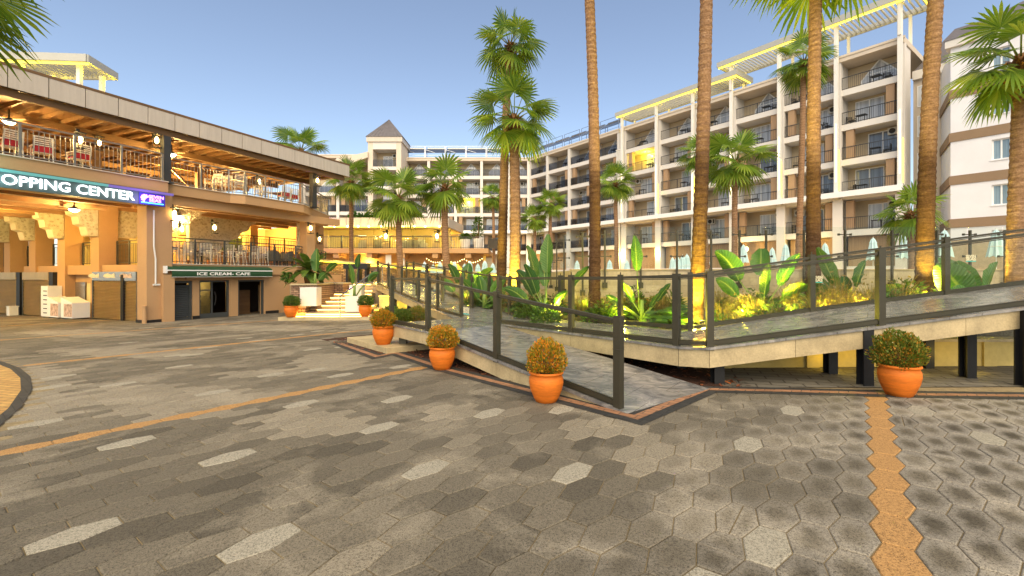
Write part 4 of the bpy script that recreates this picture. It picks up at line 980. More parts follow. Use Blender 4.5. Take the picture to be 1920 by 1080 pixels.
# water pipe and downpipe on the pier
MB().tube([(-.40,-.19,4.0),(-.40,-.19,2.6),(-.34,-.19,2.1),(-.34,-.19,1.15)], .03, 8).box(-.42,-.18,-.20,-.145,1.08,1.14).build('downpipe', M['white_paint'], sh)
MB().tube([(-.75,-.25,gl(-.7,-.2)),(-.75,-.25,.25)], .075, 10).tube([(-.75,-.25,.25),(-.75,-.25,.32)], .09, 10).build('standpipe', M['ochre_wall'], sh)
def bars(label, pts, z, H=1.04, every=1.25, gap=.13, parent=None, m='rail_metal', close=True):
    t = thing('barred_railing', label, 'railing', (SO.x,SO.y,0), SANG)
    L = [Vector((p[0],p[1],z)) for p in pts]
    mp, mr, mbb = MB(), MB(), MB()
    post = MB().box(-.03,.03,-.03,.03,0,H).mesh('post', M[m])
    for i in range(len(L)-1):
        a, b = L[i], L[i+1]; d = b-a; l = d.length; k = max(1, round(l/every)); ang = math.atan2(d.y, d.x)
        for j in range(k+(1 if i == len(L)-2 else 0)): link('post', post, t, a+d*j/k, ang)
        up = Vector((0,0,1)); mr.bar(a+up*(H+.02), b+up*(H+.02), .06, .045); mr.bar(a+up*(H-.12), b+up*(H-.12), .03, .025); mr.bar(a+up*.08, b+up*.08, .03, .03)
        nb = int(l/gap)
        for j in range(1, nb): q = a+d*j/nb; mbb.box(q.x-.008,q.x+.008,q.y-.008,q.y+.008,z+.09,z+H-.12)
    mr.build('handrail', M[m], t); mbb.build('baluster', M[m], t)['kind'] = 'stuff'; return t
bars('long barred railing of the upper terrace above the illuminated sign', [(-10.8,-.36),(-.2,-.36)], ZF+.03, m='rail_grey')
bars('bowed barred railing of the upper terrace right of the steel post', [(.25,-.03),(2.64,-.06),(3.17,-.38),(6.3,-.38),(7.75,.52),(10.2,1.95),(11.0,4.0)], ZF+.03, m='rail_grey')
bars('barred railing of the cafe gallery above the green awning', [(.0,1.1),(.0,.05),(6.28,.05),(8.8,1.66),(11.4,3.42)], ZM+.03)
for i, (a, b) in enumerate(zip([.6]+[d+.4 for d in ROWD[:-1]], [d-.4 for d in ROWD])):
    bars(f'short barred railing of the arcade gallery, {ORD[i]} bay behind the corner pier', [(.55,a),(.55,b)], ZM+.03, every=.9)
bars('barred railing around the green bar on the raised gallery floor', [(4.7,5.5),(11.0,5.5)], ZM+.95, .95, 1.1, .12)
# rolling shutters and shop fronts of the arcade
def shopfront(d0, d1, label, sgn=None):
    z0 = min(gl(-.2,d0), gl(-.2,d1))-.02; z1 = 1.62
    t = thing('roller_shutter', label, 'shutter', (SO.x,SO.y,0), SANG)
    m = MB(); k = 26
    pr = []
    for i in range(k+1):
        z = z0+.05+(1.25-z0-.05)*i/k; pr += [(-.20,z),(-.25,z+(1.25-z0)/k*.5)]
    pr += [(-.15,1.25),(-.15,z0+.05)]
    m.yprism(pr[:-2]+[(-.15,pr[-3][1]),(-.15,z0+.05)], d0+.06, d1-.06); m.build('curtain', M['shutter'], t)
    MB().box(-.26,-.12,d0,d0+.06,z0,z1).box(-.26,-.12,d1-.06,d1,z0,z1).build('guide_rail', M['grey_door'], t)
    MB().box(-.28,-.1,d0+.06,d1-.06,1.25,z1).build('shutter_box', M['steel'] if sgn else M['shutter'], t)
    MB().box(-.255,.9,d0-.32,d0-.002,z0,z1).build('side_wall', M['black_metal'], t)
    if sgn:
        for j in range(3):
            o = MB().xprism([(.0,0),(.30,.02),(.62,0),(.9,.06),(.86,.14),(.55,.20),(.3,.13),(.05,.19)], -.29, -.283); b = o.build('shutter_lettering', M['sticker'] if j else M['poster'], t)
            b.location = (0,d0+.35+j*1.25,1.36)
    return t
shopfront(1.25,4.75,'brown roller shutter nearest the corner pier, with painted lettering above it', True)
shopfront(8.6,11.4,'roller shutter of the second shop, beside the white drawer stand')
shopfront(12.0,14.4,'roller shutter of the third shop, between two white bins')
shopfront(15.0,17.6,'roller shutter of the farthest shop at the left edge')
MB().box(.3,.6,4.8,18,-.8,ZL).build('shop_wall', M['ochre_wall'], sh)
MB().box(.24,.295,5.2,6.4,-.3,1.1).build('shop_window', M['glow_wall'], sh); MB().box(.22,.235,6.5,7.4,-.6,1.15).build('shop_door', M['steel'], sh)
def ground_thing(name, label, cat, s, d, rz=0):
    p = SP(s, d, 0); return thing(name, label, cat, (p[0],p[1],gz(p[0],p[1])), SANG+rz)
for s, d, lab in ((-.5,5.55,'white freezer chest with bottle pictures, right beside the roller shutter'),(-.45,6.9,'white freezer chest with bottle pictures, left one next to the drawer stand')):
    t = ground_thing('freezer_chest', lab, 'freezer', s, d)
    MB().xprism([(-.5,.06),(.5,.06),(.5,.95),(-.5,.72)], -.3, .3).build('body', M['white_frame'], t)
    MB().xprism([(-.47,.12),(.2,.12),(.2,.66),(-.47,.66)], -.315, -.302).build('picture', M['poster'], t)
    MB().box(-.28,.28,-.45,.45,0,.055).build('base', M['black_metal'], t)
t = ground_thing('drawer_stand', 'tall white drawer stand between shutter and freezer chest', 'drawer stand', -.38, 8.05)
MB().box(-.25,.25,-.32,.32,.05,1.45).build('body', M['white_frame'], t)
for i in range(6): MB().box(-.27,-.252,-.26,.05,.2+i*.2,.24+i*.2).build('handle', M['rail_metal'], t)
MB().box(-.2,.2,-.28,.28,0,.05).build('base', M['black_metal'], t)
for d, lab in ((11.7,'white square bin left of the second shop shutter'),(14.7,'white square bin left of the third shop shutter')):
    t = ground_thing('waste_bin', lab, 'bin', -.5, d); MB().prism([(-.16,-.16),(.16,-.16),(.16,.16),(-.16,.16)], 0, .42).box(-.18,.18,-.18,.18,.42,.46).build('bin_body', M['white_paint'], t)
# awning with lettering
t = thing('awning', 'closed green awning with a white stripe and white ICE CREAM- CAFE lettering', 'awning', SP(0,0,0), SANG)
MB().xprism([(-.05,1.86),(-.30,1.78),(-.33,1.70),(-.05,1.70)], .02, 4.62).build('cassette', M['awning_green'], t)
MB().box(.0,4.64,-.345,-.05,1.655,1.698).box(-.06,.0,-.34,-.05,1.56,1.85).build('front_bar', M['white_frame'], t)
MB().xprism([(-.335,1.653),(-.345,1.53),(-.325,1.415),(-.315,1.415),(-.33,1.53),(-.325,1.653)], .16, 4.62).build('valance', M['awning_green'], t)
me = textmesh('ICE CREAM- CAFE', .175, .004, 2.35, .004); me.materials.append(M['white_text']); o = link('lettering', me, t, (2.28,-.352,1.53))
MB().box(.16,4.62,-.348,-.318,1.40,1.413).build('hem', M['white_frame'], t)
# illuminated sign
t = thing('illuminated_sign', 'long sign board with glowing white SHOPPING CENTER letters under the terrace', 'sign', SP(0,0,0), SANG)
MB().box(-8.6,-.18,-.52,-.44,ZF-1.0,ZF-.53).build('board', M['teal_board'], t)
MB().box(-8.6,-2.0,-.56,-.44,ZF-.528,ZF-.44).build('light_strip', M['led_cyan'], t); MB().box(-2.0,.1,-.56,-.44,ZF-.528,ZF-.44).build('light_strip', M['led_violet'], t)
me = textmesh('SHOPPING CENTER', .44, .012, 3.95, .004); me.materials.append(M['letter_glow']); link('lettering', me, t, (-3.20,-.56,ZF-.765))
MB().box(-1.06,-.20,-.55,-.521,ZF-.99,ZF-.56).build('screen', M['screen_blue'], t)
for body, sz, z, x, mm in (('SEVEN',.16,ZF-.68,-.50,'screen_pink'),('SEAS',.16,ZF-.81,-.54,'screen_pink')):
    me = textmesh(body, sz, .006, .50 if body == 'SEVEN' else .40, .004); me.materials.append(M[mm]); link('screen_lettering', me, t, (x,-.556,z))
MB().box(-1.0,-.26,-.562,-.551,ZF-.935,ZF-.90).build('screen_bar', M['screen_cyan'], t)
m = MB()
for k in range(7): a = .6+k*.62; m.bar((-.88,-.556,ZF-.75),(-.88+.14*math.cos(a),-.556,ZF-.75+.14*math.sin(a)), .055, .008, (0,1,0))
m.build('screen_emblem', M['screen_pink'], t)
light('sign_light', (-5,-.85,ZF-.7), (.3,.9,.9), 7, .3, t); light('sign_light', (-.9,-.9,ZF-.8), (.45,.25,1), 5, .2, t)
# terrace and gallery furniture
def dine_chair(cushion):
    t = thing('terrace_chair', '', 'chair', (0,0,0), 0, 'white slatted terrace chairs' if not cushion else 'white chairs with red cushions')
    m = MB()
    for k in range(6): m.box(-.22,.22,-.21+k*.07,-.16+k*.07,.43,.45)
    m.build('seat', M['white_chair'], t)
    m = MB()
    for k in range(6): m.add([(x, y+.19+dz*.12, z) for x, y, z, dz in []], [])
    for k in range(2 if cushion else 0,6): z = .52+k*.065; y = .20+(z-.45)*.16; m.box(-.21,.21,y-.012,y+.012,z,z+.03)
    m.bar((-.23,.19,.42),(-.22,.28,.93),.035); m.bar((.23,.19,.42),(.22,.28,.93),.035); m.bar((-.235,.28,.93),(.235,.28,.93),.035); m.build('backrest', M['white_chair'], t)
    for sx in (-1,1):
        MB().bar((sx*.22,-.2,0),(sx*.22,-.2,.64),.032).build('leg', M['white_chair'], t); MB().bar((sx*.24,.27,0),(sx*.23,.19,.43),.032).build('leg', M['white_chair'], t)
        MB().box(sx*.24-.022,sx*.24+.022,-.22,.24,.64,.665).build('armrest', M['white_chair'], t)
    if cushion: MB().box(-.21,.21,-.2,.2,.452,.51).build('cushion', M['red_fabric'], t); MB().box(-.205,.205,.17,.215,.46,.655).build('back_cushion', M['red_fabric'], t)
    return t
def dine_table():
    t = thing('terrace_table', '', 'table', (0,0,0), 0, 'square tables on the terraces')
    MB().box(-.38,.38,-.38,.38,.71,.75).build('tabletop', M['wood_dark'], t); MB().tube([(0,0,.02),(0,0,.71)], .035, 8).build('leg', M['black_metal'], t); MB().box(-.25,.25,-.25,.25,0,.025).build('base', M['black_metal'], t)
    return t
cw, cr, tb = Proto(lambda: dine_chair(0)), Proto(lambda: dine_chair(1)), Proto(dine_table)
for i, (s, d, a) in enumerate(((-4.15,.45,.1),(-3.35,.55,-.15),(-2.4,.5,.1),(-5.2,.6,.2))):
    cr(SP(s,d,ZF), SANG+R(180)+a, f'white chair with red cushion behind the railing above the sign, {ORD[3-i] if i != 3 else "leftmost"} seen from the right' if i != 3 else 'white chair with red cushion above the sign, leftmost at the photo edge')
for i, (s, d) in enumerate(((-3.7,1.35),(-2.0,1.5),(-5.0,1.4))): tb(SP(s,d,ZF), SANG+.1, f'square dark table behind the red cushioned chairs, {ORD[i]} of three by nearness to sign centre')
for i, (s, d, a, k) in enumerate(((2.3,.5,-1.3,0),(2.75,.45,-1.2,0),(3.3,.2,2.8,0),(4.7,.25,1.2,0),(4.95,.9,.3,0),(6.0,.6,3.0,1),(6.65,.8,3.2,1))):
    (cr if k else cw)(SP(s,d,ZF), SANG+a, f'{"white chair with red cushion" if k else "white slatted chair"} on the bowed terrace, {ORD[i]} from the steel post')
for i, (s, d) in enumerate(((3.9,.5),(6.4,1.5))): tb(SP(s,d,ZF), SANG+.2, f'square dark table on the bowed terrace, {"nearer the steel post" if i == 0 else "farther from the steel post"}')
sp = [(.55,.55),(1.25,.55),(1.9,.6),(2.85,.5),(3.5,.55),(4.1,.5),(4.7,.6),(1.0,2.1),(2.2,2.2),(3.4,2.3),(4.5,2.2),(5.6,2.0),(1.6,3.8),(3.0,3.9),(4.4,4.0)]
for i, (s, d) in enumerate(sp): cw(SP(s,d,ZM), SANG+(R(180) if i < 7 else R(180)*(i % 2))+.15*math.sin(i*5.1), f'white slatted chair in the cafe gallery {"by the railing" if i < 7 else "further in"}, {ORD[i if i < 7 else i-7]} from the left')
for i, (s, d) in enumerate(((.9,1.3),(2.3,1.35),(3.8,1.3),(1.6,3.0),(3.2,3.1),(4.6,3.1))): tb(SP(s,d,ZM), SANG+.05*i, f'square dark table in the cafe gallery, {ORD[i%3]} from the left in the {"front" if i < 3 else "second"} row')
def wchair():
    t = thing('wicker_chair', '', 'chair', (0,0,0), 0, 'dark wicker tub chairs')
    MB().box(-.26,.26,-.26,.24,.30,.45).build('seat', M['wicker'], t)
    m = MB(); n = 12
    for i in range(n):
        a0 = R(-20+220*i/n); a1 = R(-20+220*(i+1)/n); h0 = .62+.2*math.sin(max(0,a0)) ; h1 = .62+.2*math.sin(max(0,a1))
        q = lambda a, r: (r*math.cos(a), r*math.sin(a)); (x0,y0),(x1,y1),(u0,v0),(u1,v1) = q(a0,.30), q(a1,.30), q(a0,.34), q(a1,.34)
        m.add([(x0,y0,.30),(x1,y1,.30),(x1,y1,h1),(x0,y0,h0),(u0,v0,.30),(u1,v1,.30),(u1,v1,h1),(u0,v0,h0)], [(0,1,2,3),(7,6,5,4),(3,2,6,7),(0,4,5,1)])
    m.build('backrest', M['wicker'], t)
    for sx in (-1,1):
        for sy in (-1,1): MB().bar((sx*.2,sy*.2,0),(sx*.2,sy*.2,.30),.035).build('leg', M['black_metal'], t)
    return t
wc = Proto(wchair)
for i, (s, d, a) in enumerate(((5.35,.6,2.6),(5.9,1.2,-.4),(6.3,.75,3.4),(6.9,1.4,1.0))): wc(SP(s,d,ZM), SANG+a, f'dark wicker tub chair at the right end of the cafe gallery, {ORD[i]} from the left')
# lanterns and ceiling lamps
def lantern():
    t = thing('wall_lantern', '', 'lantern', (0,0,0), 0, 'glowing wall lanterns of the shopping building')
    m = MB()
    for sx in (-1,1):
        for sy in (-1,1): m.bar((sx*.10,-.2+sy*.10,-.28),(sx*.10,-.2+sy*.10,.22),.013)
    m.box(-.12,.12,-.32,-.08,-.30,-.27); m.box(-.13,.13,-.33,-.07,.22,.25); m.bar((0,-.2,.25),(0,0,.33),.03); m.box(-.05,.05,-.03,0,.1,.4); m.build('frame', M['black_metal'], t)
    MB().lathe([(.02,-.12),(.065,-.07),(.065,.06),(.02,.13)], 10, (0,-.2,0)).build('bulb', M['lamp_glass'], t)
    light('lantern_light', (0,-.2,-.02), (1,.60,.16), 130, .06, t); return t
ln = Proto(lantern)
for s, d, z, lab in ((-2.55,.2,ZF+1.05,'glowing lantern over the terrace railing above the letters CENTER'),(-1.0,2.6,ZF+1.65,'glowing lantern on the terrace post left of the steel post, farther one'),(-.28,.05,ZF+1.62,'glowing lantern beside the steel post on the terrace'),
        (4.7,.9,ZF+1.0,'glowing lantern low in the bowed terrace'),(7.3,-.18,ZF+1.45,'glowing lantern on the right end post of the terrace'),
        (.32,-.02,3.95,'glowing lantern on the corner pier below the blue screen'),(1.05,3.2,ZM+1.55,'glowing lantern behind the gallery railing, first right of the pier'),(1.9,2.3,ZM+1.65,'glowing lantern behind the gallery railing, second right of the pier'),
        (3.3,2.2,ZM+1.85,'glowing lantern beside the large carved screen'),(7.2,.22,ZM+2.1,'glowing lantern on the gallery pillar near the palm pot'),(9.2,1.75,ZM+1.7,'glowing lantern on the end wall right of the carved panel')):
    ln(SP(s,d,z), SANG, lab)
def clamp():
    t = thing('ceiling_lamp', '', 'ceiling lamp', (0,0,0), 0, 'bowl ceiling lamps with fan blades')
    MB().lathe([(.02,0),(.10,.02),(.16,.07),(.17,.10)], 14, (0,0,-.10), True).build('lamp_shade', M['lamp_white'], t)
    m = MB(); m.tube([(0,0,.0),(0,0,.42)], .025, 8); m.lathe([(.12,0),(.14,.05),(.06,.12)], 12, (0,0,.0)); m.build('stem', M['black_metal'], t)
    for k in range(4):
        a = k*math.pi/2+.4; m = MB(); m.bar((.12*math.cos(a),.12*math.sin(a),.06),(.62*math.cos(a),.62*math.sin(a),.06), .12, .012); m.build('fan_blade', M['wood_dark'], t)
    light('lamp_light', (0,0,-.22), (1,.66,.22), 110, .12, t); return t
cl = Proto(clamp)
for s, d, z, lab in ((-3.6,2.2,ZT-.45,'white bowl lamp under the terrace roof above the sign'),(1.2,1.6,ZT-.5,'white bowl lamp under the terrace roof right of the steel post'),(-1.7,2.6,ZF-1.1,'warm bowl lamp in the arcade behind the corner pier'),(1.9,2.4,ZF-.95,'warm bowl lamp under the gallery ceiling'),
                     (-7.5,5.5,ZT-.45,'white bowl lamp deep under the terrace roof at left'),(-3.8,8,ZF-1.2,'warm bowl lamp deep in the arcade')):
    cl(SP(s,d,z), SANG, lab)
for s, d, z, e in ((3.0,5.2,ZM+2.2,190),(6.5,6.3,ZM+2.6,230),(9.3,7.0,ZM+2.4,220),(-3.2,6.5,ZF-1.6,120),(-5.5,11,ZF-1.6,140),(-5,4,ZF-1.5,0)):
    if e: light('gallery_light', (s,d,z), (1,.70,.16), e, .2, sh)
for s, d, z, e in ((-6,6,ZT-.9,300),(3.5,6.0,ZT-.9,300),(7,6,ZT-.9,260)): light('terrace_light', (s,d,z), (1,.62,.16), e, .2, sh)
# roof pergolas of the shopping building
def pg(label, pts, z, h, posts):
    t = thing('roof_pergola', label, 'pergola', (0,0,0)); a, b, c, d = [Vector(p) for p in pts]
    m = MB(); up = Vector((0,0,1))
    for p, q in ((a,b),(b,c),(c,d),(d,a)): m.bar((p.x,p.y,z),(q.x,q.y,z),.12,h)
    m.build('frame', M['pergola_grey'], t)
    m = MB(); n = int((b-a).length/.22)
    for i in range(1, n): f = i/n; p = lerp(a,b,f); q = lerp(d,c,f); m.bar((p.x,p.y,z),(q.x,q.y,z),.05,.16)
    m.build('slat', M['pergola_grey'], t)['kind'] = 'stuff'
    p = lerp(a,d,.05); q = lerp(b,c,.05); MB().bar((p.x,p.y,z-h/2-.01),(q.x,q.y,z-h/2-.01),(.05),.16).build('light_strip', M['led_edge'], t)
    for f, g in posts:
        p = lerp(lerp(a,b,f), lerp(d,c,f), g); MB().box(p.x-.08,p.x+.08,p.y-.08,p.y+.08,ZR-.1,z-h/2).build('post', M['white_paint'], t)
        light('pergola_light', (p.x+.3,p.y+.1,z-.42), (1,.72,.01), 4, .06, t)
pg('white louvred pergola with yellow lights on the shopping building roof', ((-24.5,19.3),(-18.45,19.75),(-18.75,21.6),(-24.6,21.4)), 10.9, .32, ((.18,.25),(.50,.22),(.90,.22),(.93,.8),(.55,.8)))
pg('long white roof pergola behind the roof edge, left of the palm crown', ((-18.3,26.6),(-16.3,32.4),(-19.5,33.5),(-21.5,27.6)), 10.35, .3, ((.15,.15),(.5,.15),(.85,.15)))
# ---------------------------------------------------------------- terraces behind the garden
mb = MB(); mb.box(2.2,60,13.1,60,.2,1.60); tag(mb.build('pool_deck', M['step_stone']), kind='structure')
mb = MB(); mb.prism([(-12.5,24.0),(2.15,17.5),(2.15,75),(-40,75),(-40,30)], -.9, .95); tag(mb.build('lower_terrace', M['step_stone']), kind='structure')
gpoly = [(AB(.9,3.66).x,AB(.9,3.66).y),(3.33,8.46),(14,8.38),(14,13.1),(2.0,13.1),(2.0,17.6),(-5.2,22.6),(-4.3,19.6),(-1.7,15.6)]
def gh(x, y): return .36+.05*max(0,min(6,x-3))+.14*max(0,min(1,(y-9)/4))
mb = MB(); mb.prism(gpoly, -.4, lambda p: gh(p[0],p[1])-.03); tag(mb.build('garden_bed', M['gravel']), kind='structure')
t = thing('garden_wall', 'low yellowish garden wall in the shade under the rising walkway', 'wall')
mb = MB(); mb.box(3.1,14,7.75,7.95,-.3,.36); mb.build('wall', M['yellow_wall'], t)
for i in range(7): MB().box(3.5+i*1.5,3.72+i*1.5,7.71,7.747,-.3,.36).build('pilaster', M['yellow_wall'], t)
MB().box(3.1,14,7.70,8.0,.362,.41).build('coping', M['travertine'], t)
t = thing('pool_wall', 'long travertine tiled pool terrace wall behind the lit garden', 'wall')
MB().box(2.0,40,13.0,13.3,.2,1.62).box(1.7,2.0,13.0,30,.2,1.62).build('wall', M['tile_wall'], t)
MB().box(1.68,40,12.97,13.32,1.622,1.66).build('coping', M['travertine'], t)
MB().box(2.0,40,12.90,12.997,.2,.86).build('plinth', M['yellow_wall'], t)
# tall glass wind screens on posts
def screen(label, pts, z0, z1, zp0):
    t = thing('wind_screen', label, 'glass screen'); P = [Vector(p) for p in pts]
    for i, p in enumerate(P):
        m = MB(); m.box(p.x-.022,p.x+.022,p.y-.04,p.y+.02,zp0,z1-.10); 
        for z in (z1-.22, z0+.32): m.bar((p.x-.17,p.y+.0,z),(p.x+.17,p.y+.0,z),.025); m.box(p.x-.19,p.x-.15,p.y-.02,p.y+.03,z-.03,z+.03); m.box(p.x+.15,p.x+.19,p.y-.02,p.y+.03,z-.03,z+.03)
        m.box(p.x-.07,p.x+.07,p.y-.03,p.y+.05,zp0,zp0+.16); m.build('post', M['dark_metal'], t)
    for a, b in zip(P[:-1], P[1:]):
        d = (b-a).normalized(); m = MB(); m.bar((a.x+d.x*.03,a.y+.06+d.y*.03,(z0+z1)/2),(b.x-d.x*.03,b.y+.06-d.y*.03,(z0+z1)/2),.012,z1-z0); m.build('glass_pane', M['glass_screen'], t)
    return t
Yw = 12.92
screen('long row of tall glass wind screens on posts along the pool wall', [((x-960)/FP*Yw, Yw) for x in (1134,1201,1269,1333,1386,1436,1507,1584,1672,1756,1818,1884,1960)], 1.70, 2.86, 1.12)
screen('tall glass wind screens left of the leaning palm trunk, full of light reflections', [(2.0,12.9),(1.62,14.2),(1.62,16.5),(1.62,19.0)], 1.70, 2.80, .9)
screen('glass wind screens on the lower terrace below the restaurant', [(-6.6,24.6),(-4.4,23.2),(-2.2,21.8),(-.1,20.4),(1.5,19.2)], 1.0, 2.05, .4)
# ---------------------------------------------------------------- garden stairs
Ys = 18.2; g0 = gz(-8, Ys)
st = thing('stone_stairs', 'wide stone stairs glowing with yellow light strips under every tread', 'stairs')
xl = lambda px, Y: (px-CX)/FP*Y
m = MB(); m.box(xl(526,Ys)-.05,xl(694,Ys),Ys-.1,Ys+1.2,g0-.1,g0+.13); m.build('landing_slab', M['travertine'], st)
ns = 9; z = g0+.13; zt = 1.08; rise = (zt-z)/ns; run = .46
for i in range(ns):
    y = Ys+.32+i*run; a, b = ((-9.05+.27*i, -5.75-.04*i) if i < 3 else (-8.25-.02*i, -5.9-.10*i))
    b = min(b, -5.85)
    m = MB(); m.box(a,b,y,y+run+.10,z+rise*(i+1)-.045,z+rise*(i+1)); m.build('tread', M['step_stone'], st)
    MB().box(a+.04,b-.02,y+.07,y+run+.02,z+rise*i+.001,z+rise*(i+1)-.046).build('riser', M['travertine'], st)
    MB().box(a+.06,b-.06,y+.045,y+.067,z+rise*(i+1)-.070,z+rise*(i+1)-.048).build('light_strip', M['led_warm'], st)
MB().box(xl(540,Ys),xl(690,Ys),Ys+.25,Ys+.30,g0+.131,g0+.15).build('light_strip', M['led_warm'], st)
for x, y in ((-8.6,18.35),(-7.2,18.3),(-6.0,18.35)): light('step_light', (x,y,g0+.25), (1,.54,.07), 3.5, .08, st)
for i in (3,6): light('step_light', (-7.2,Ys+.2+i*run,z+rise*i+.25), (1,.54,.07), 3, .08, st)
MB().box(-9.4,-5.4,Ys+.32+ns*run+.1,26.5,-.6,zt).build('top_landing', M['step_stone'], st)
w = thing('stone_wall', 'stepped brown ledgestone wall left of the stairs', 'wall')
MB().box(xl(546,19.0),-8.15,19.0,22.8,-.5,1.06).box(-8.15,-7.75,20.9,22.8,-.5,1.06).build('wall', M['stone_clad'], w)
MB().box(xl(546,19.0)-.04,-8.12,18.96,22.8,1.062,1.12).box(-8.12,-7.73,20.86,22.8,1.062,1.12).build('coping', M['travertine'], w)
MB().box(xl(550,18.6),-8.42,18.55,18.995,-.5,.16).build('wall', M['stone_clad'], w); MB().box(xl(548,18.6),-8.38,18.5,18.995,.162,.22).build('coping', M['travertine'], w)
def planter(label, x0, x1, y0, y1, z0, z1):
    t = thing('planter_box', label, 'planter', ((x0+x1)/2,(y0+y1)/2,z0)); a, b, c = (x1-x0)/2, (y1-y0)/2, z1-z0
    m = MB(); m.box(-a,a,-b,-b+.03,0,c); m.box(-a,a,b-.03,b,0,c); m.box(-a,-a+.03,-b+.03,b-.03,0,c); m.box(a-.03,a,-b+.03,b-.03,0,c); m.build('box', M['stone_white'], t)
    MB().box(-a+.03,a-.03,-b+.03,b-.03,.02,c-.04).build('soil', M['soil'], t); return t
planter('white planter box on the left side of the stairs, in front of the stone wall', -8.62,-7.95, 19.05-.55, 18.99, .225, .98)
planter('white planter box at the right foot of the stairs holding a banana plant', -6.86,-6.28, 18.72, 19.22, g0+.30, .62)
planter('white planter box behind the banana plant, upper right side of the stairs', -7.15,-6.62, 20.0, 20.5, .2, 1.05)
hr = thing('handrail', 'steel handrail rising in the middle of the stairs', 'handrail')
P = [(-7.15+.22,Ys+.15,g0+.13),(-7.15+.22,Ys+.15,.62),(-6.42,Ys+4.3,1.95),(-6.2,Ys+5.2,2.0)]
MB().tube(P[1:], .028, 8).build('rail', M['steel'], hr)
for x, y, a, b in ((P[0][0],P[0][1],P[0][2],.62),(-6.72,Ys+2.4,.55,1.34),(-6.42,Ys+4.3,1.0,1.93)): MB().tube([(x,y,a),(x,y,b)], .024, 8).build('post', M['steel'], hr)
ds = thing('reception_desk', 'black desk with thin legs at the top of the stairs', 'desk', (-8.15,24.2,1.08))
MB().box(-.72,.55,-.3,.3,.72,1.0).build('tabletop', M['black_metal'], ds)
for x in (-.55,.05,.45): MB().box(x-.05,x+.05,-.25,.25,0,.72).build('leg', M['black_metal'], ds)
sb = thing('stool', 'black stool beside the desk at the stairs top', 'stool', (-7.3,24.4,1.08))
MB().box(-.25,.25,-.2,.2,.62,.8).build('seat', M['wood_dark'], sb)
for x in (-.2,.2): MB().box(x-.02,x+.02,-.15,.15,0,.62).build('leg', M['black_metal'], sb)
for (px,py,Y,lab,k) in ((546,595,18.2,'terracotta pot of green shrub at the left foot of the stairs','green'),(685,591,18.5,'terracotta pot of green shrub at the right foot of the stairs','green')):
    q = at(px,py,Y); pots[k]((q.x,q.y,g0+.13), Y, lab, 1.18)
lw = thing('stone_wall', 'sloping ledgestone wall with a yellow light strip under its coping, behind the stairs', 'wall')
y0 = 27.5; mb = MB(); mb.yprism([(-11.6,.9),(-5.2,.9),(2.0,.9),(2.0,1.25),(-5.2,1.62),(-11.6,2.33)], y0, y0+.4); mb.build('wall', M['stone_clad'], lw)
MB().bar((-11.6,y0-.03,2.40),(2.0,y0-.03,1.32),.55,.09).build('coping', M['travertine'], lw)
MB().bar((-11.6,y0-.10,2.32),(2.0,y0-.10,1.24),.05,.05).build('light_strip', M['led_yellow'], lw)
for x in (-10.5,-8,-5.5,-3,-.5): light('wall_light', (x,y0-.5,2.1-.08*(x+11)), (1,.72,.10), 9, .1, lw)
# ---------------------------------------------------------------- restaurant
RY = 42.0
rs_ = thing('restaurant', 'low restaurant with a glowing yellow glass room over an arched basement', 'restaurant', (0,0,0))
X = lambda px: xl(px, RY)
x0, x1 = X(600), X(838); zf, zr = 3.85, 5.62
MB().box(x0-3,X(917),RY-1.4,RY+10,zf-.42,zf).build('floor_slab', M['ochre_wall'], rs_)
MB().add([(x0-3,RY-2.2,zr),(X(845),RY-2.2,zr),(X(858),RY+4,zr),(x0-3,RY+4,zr),(x0-3,RY-2.2,zr+.1),(X(845),RY-2.2,zr+.1),(X(858),RY+4,zr+.1),(x0-3,RY+4,zr+.1)], [(3,2,1,0),(4,5,6,7),(0,1,5,4),(1,2,6,5)]).build('soffit', mat('soffit', (.66,.55,.22), .6, .08, 1), rs_)
m = MB(); n = 24
for i in range(n): a = x0-3+(X(845)-x0+3)*i/n; b = x0-3+(X(845)-x0+3)*(i+1)/n; m.box(a+.01,b-.01,RY-2.32,RY-2.21,zr+.05,zr+.85)
m.bar((X(845)+.06,RY-2.2,zr+.45),(X(858)+.06,RY+4,zr+.45),.1,.8); m.build('roof_fascia', M['roof_panel'], rs_)
MB().box(x0-3,X(845),RY-2.2,RY+9,zr+.101,zr+.6).build('roof', M['roof_panel'], rs_)
MB().box(x0-3,x1-.3,RY-.02,RY+.18,zr-.5,zr).build('lintel', M['glow_wall'], rs_)
for px in (609,694,724,817,838): MB().box(X(px)-.32,X(px)+.32,RY-.12,RY+.22,zf,zr-.001).build('column', M['glow_wall'], rs_)
for a, b in zip((600,612,640,697,730,775),(609,640,691,720,774,813)):
    f = MB(); f.box(X(a),X(a)+.07,RY,RY+.07,zf,zr-.5); f.box(X(b)-.07,X(b),RY,RY+.07,zf,zr-.5); w_ = f.build('window', M['grey_door'], rs_)
    MB().box(X(a)+.07,X(b)-.07,RY+.02,RY+.03,zf,zr-.5).build('pane', M['glass_screen'], w_)
MB().box(x0-3,X(845),RY+8,RY+8.2,zf,zr).build('back_wall', M['glow_wall'], rs_)
MB().box(X(640),X(660),RY+5,RY+5.3,zf,zr-.3).box(X(745),X(770),RY+6.5,RY+6.7,zf,zr-.2).build('partition', M['wood_dark'], rs_)
for px in (618,650,675,705,735,765,795): MB().box(X(px)-.5,X(px)+.5,RY+2.5+px%3,RY+2.7+px%3,zr-.12,zr-.05).build('ceiling_lamp', M['lamp_white'], rs_)
for px in (620,665,710,760,805): light('room_light', (X(px),RY+3.5,zr-.5), (1,.76,.18), 130, .3, rs_)
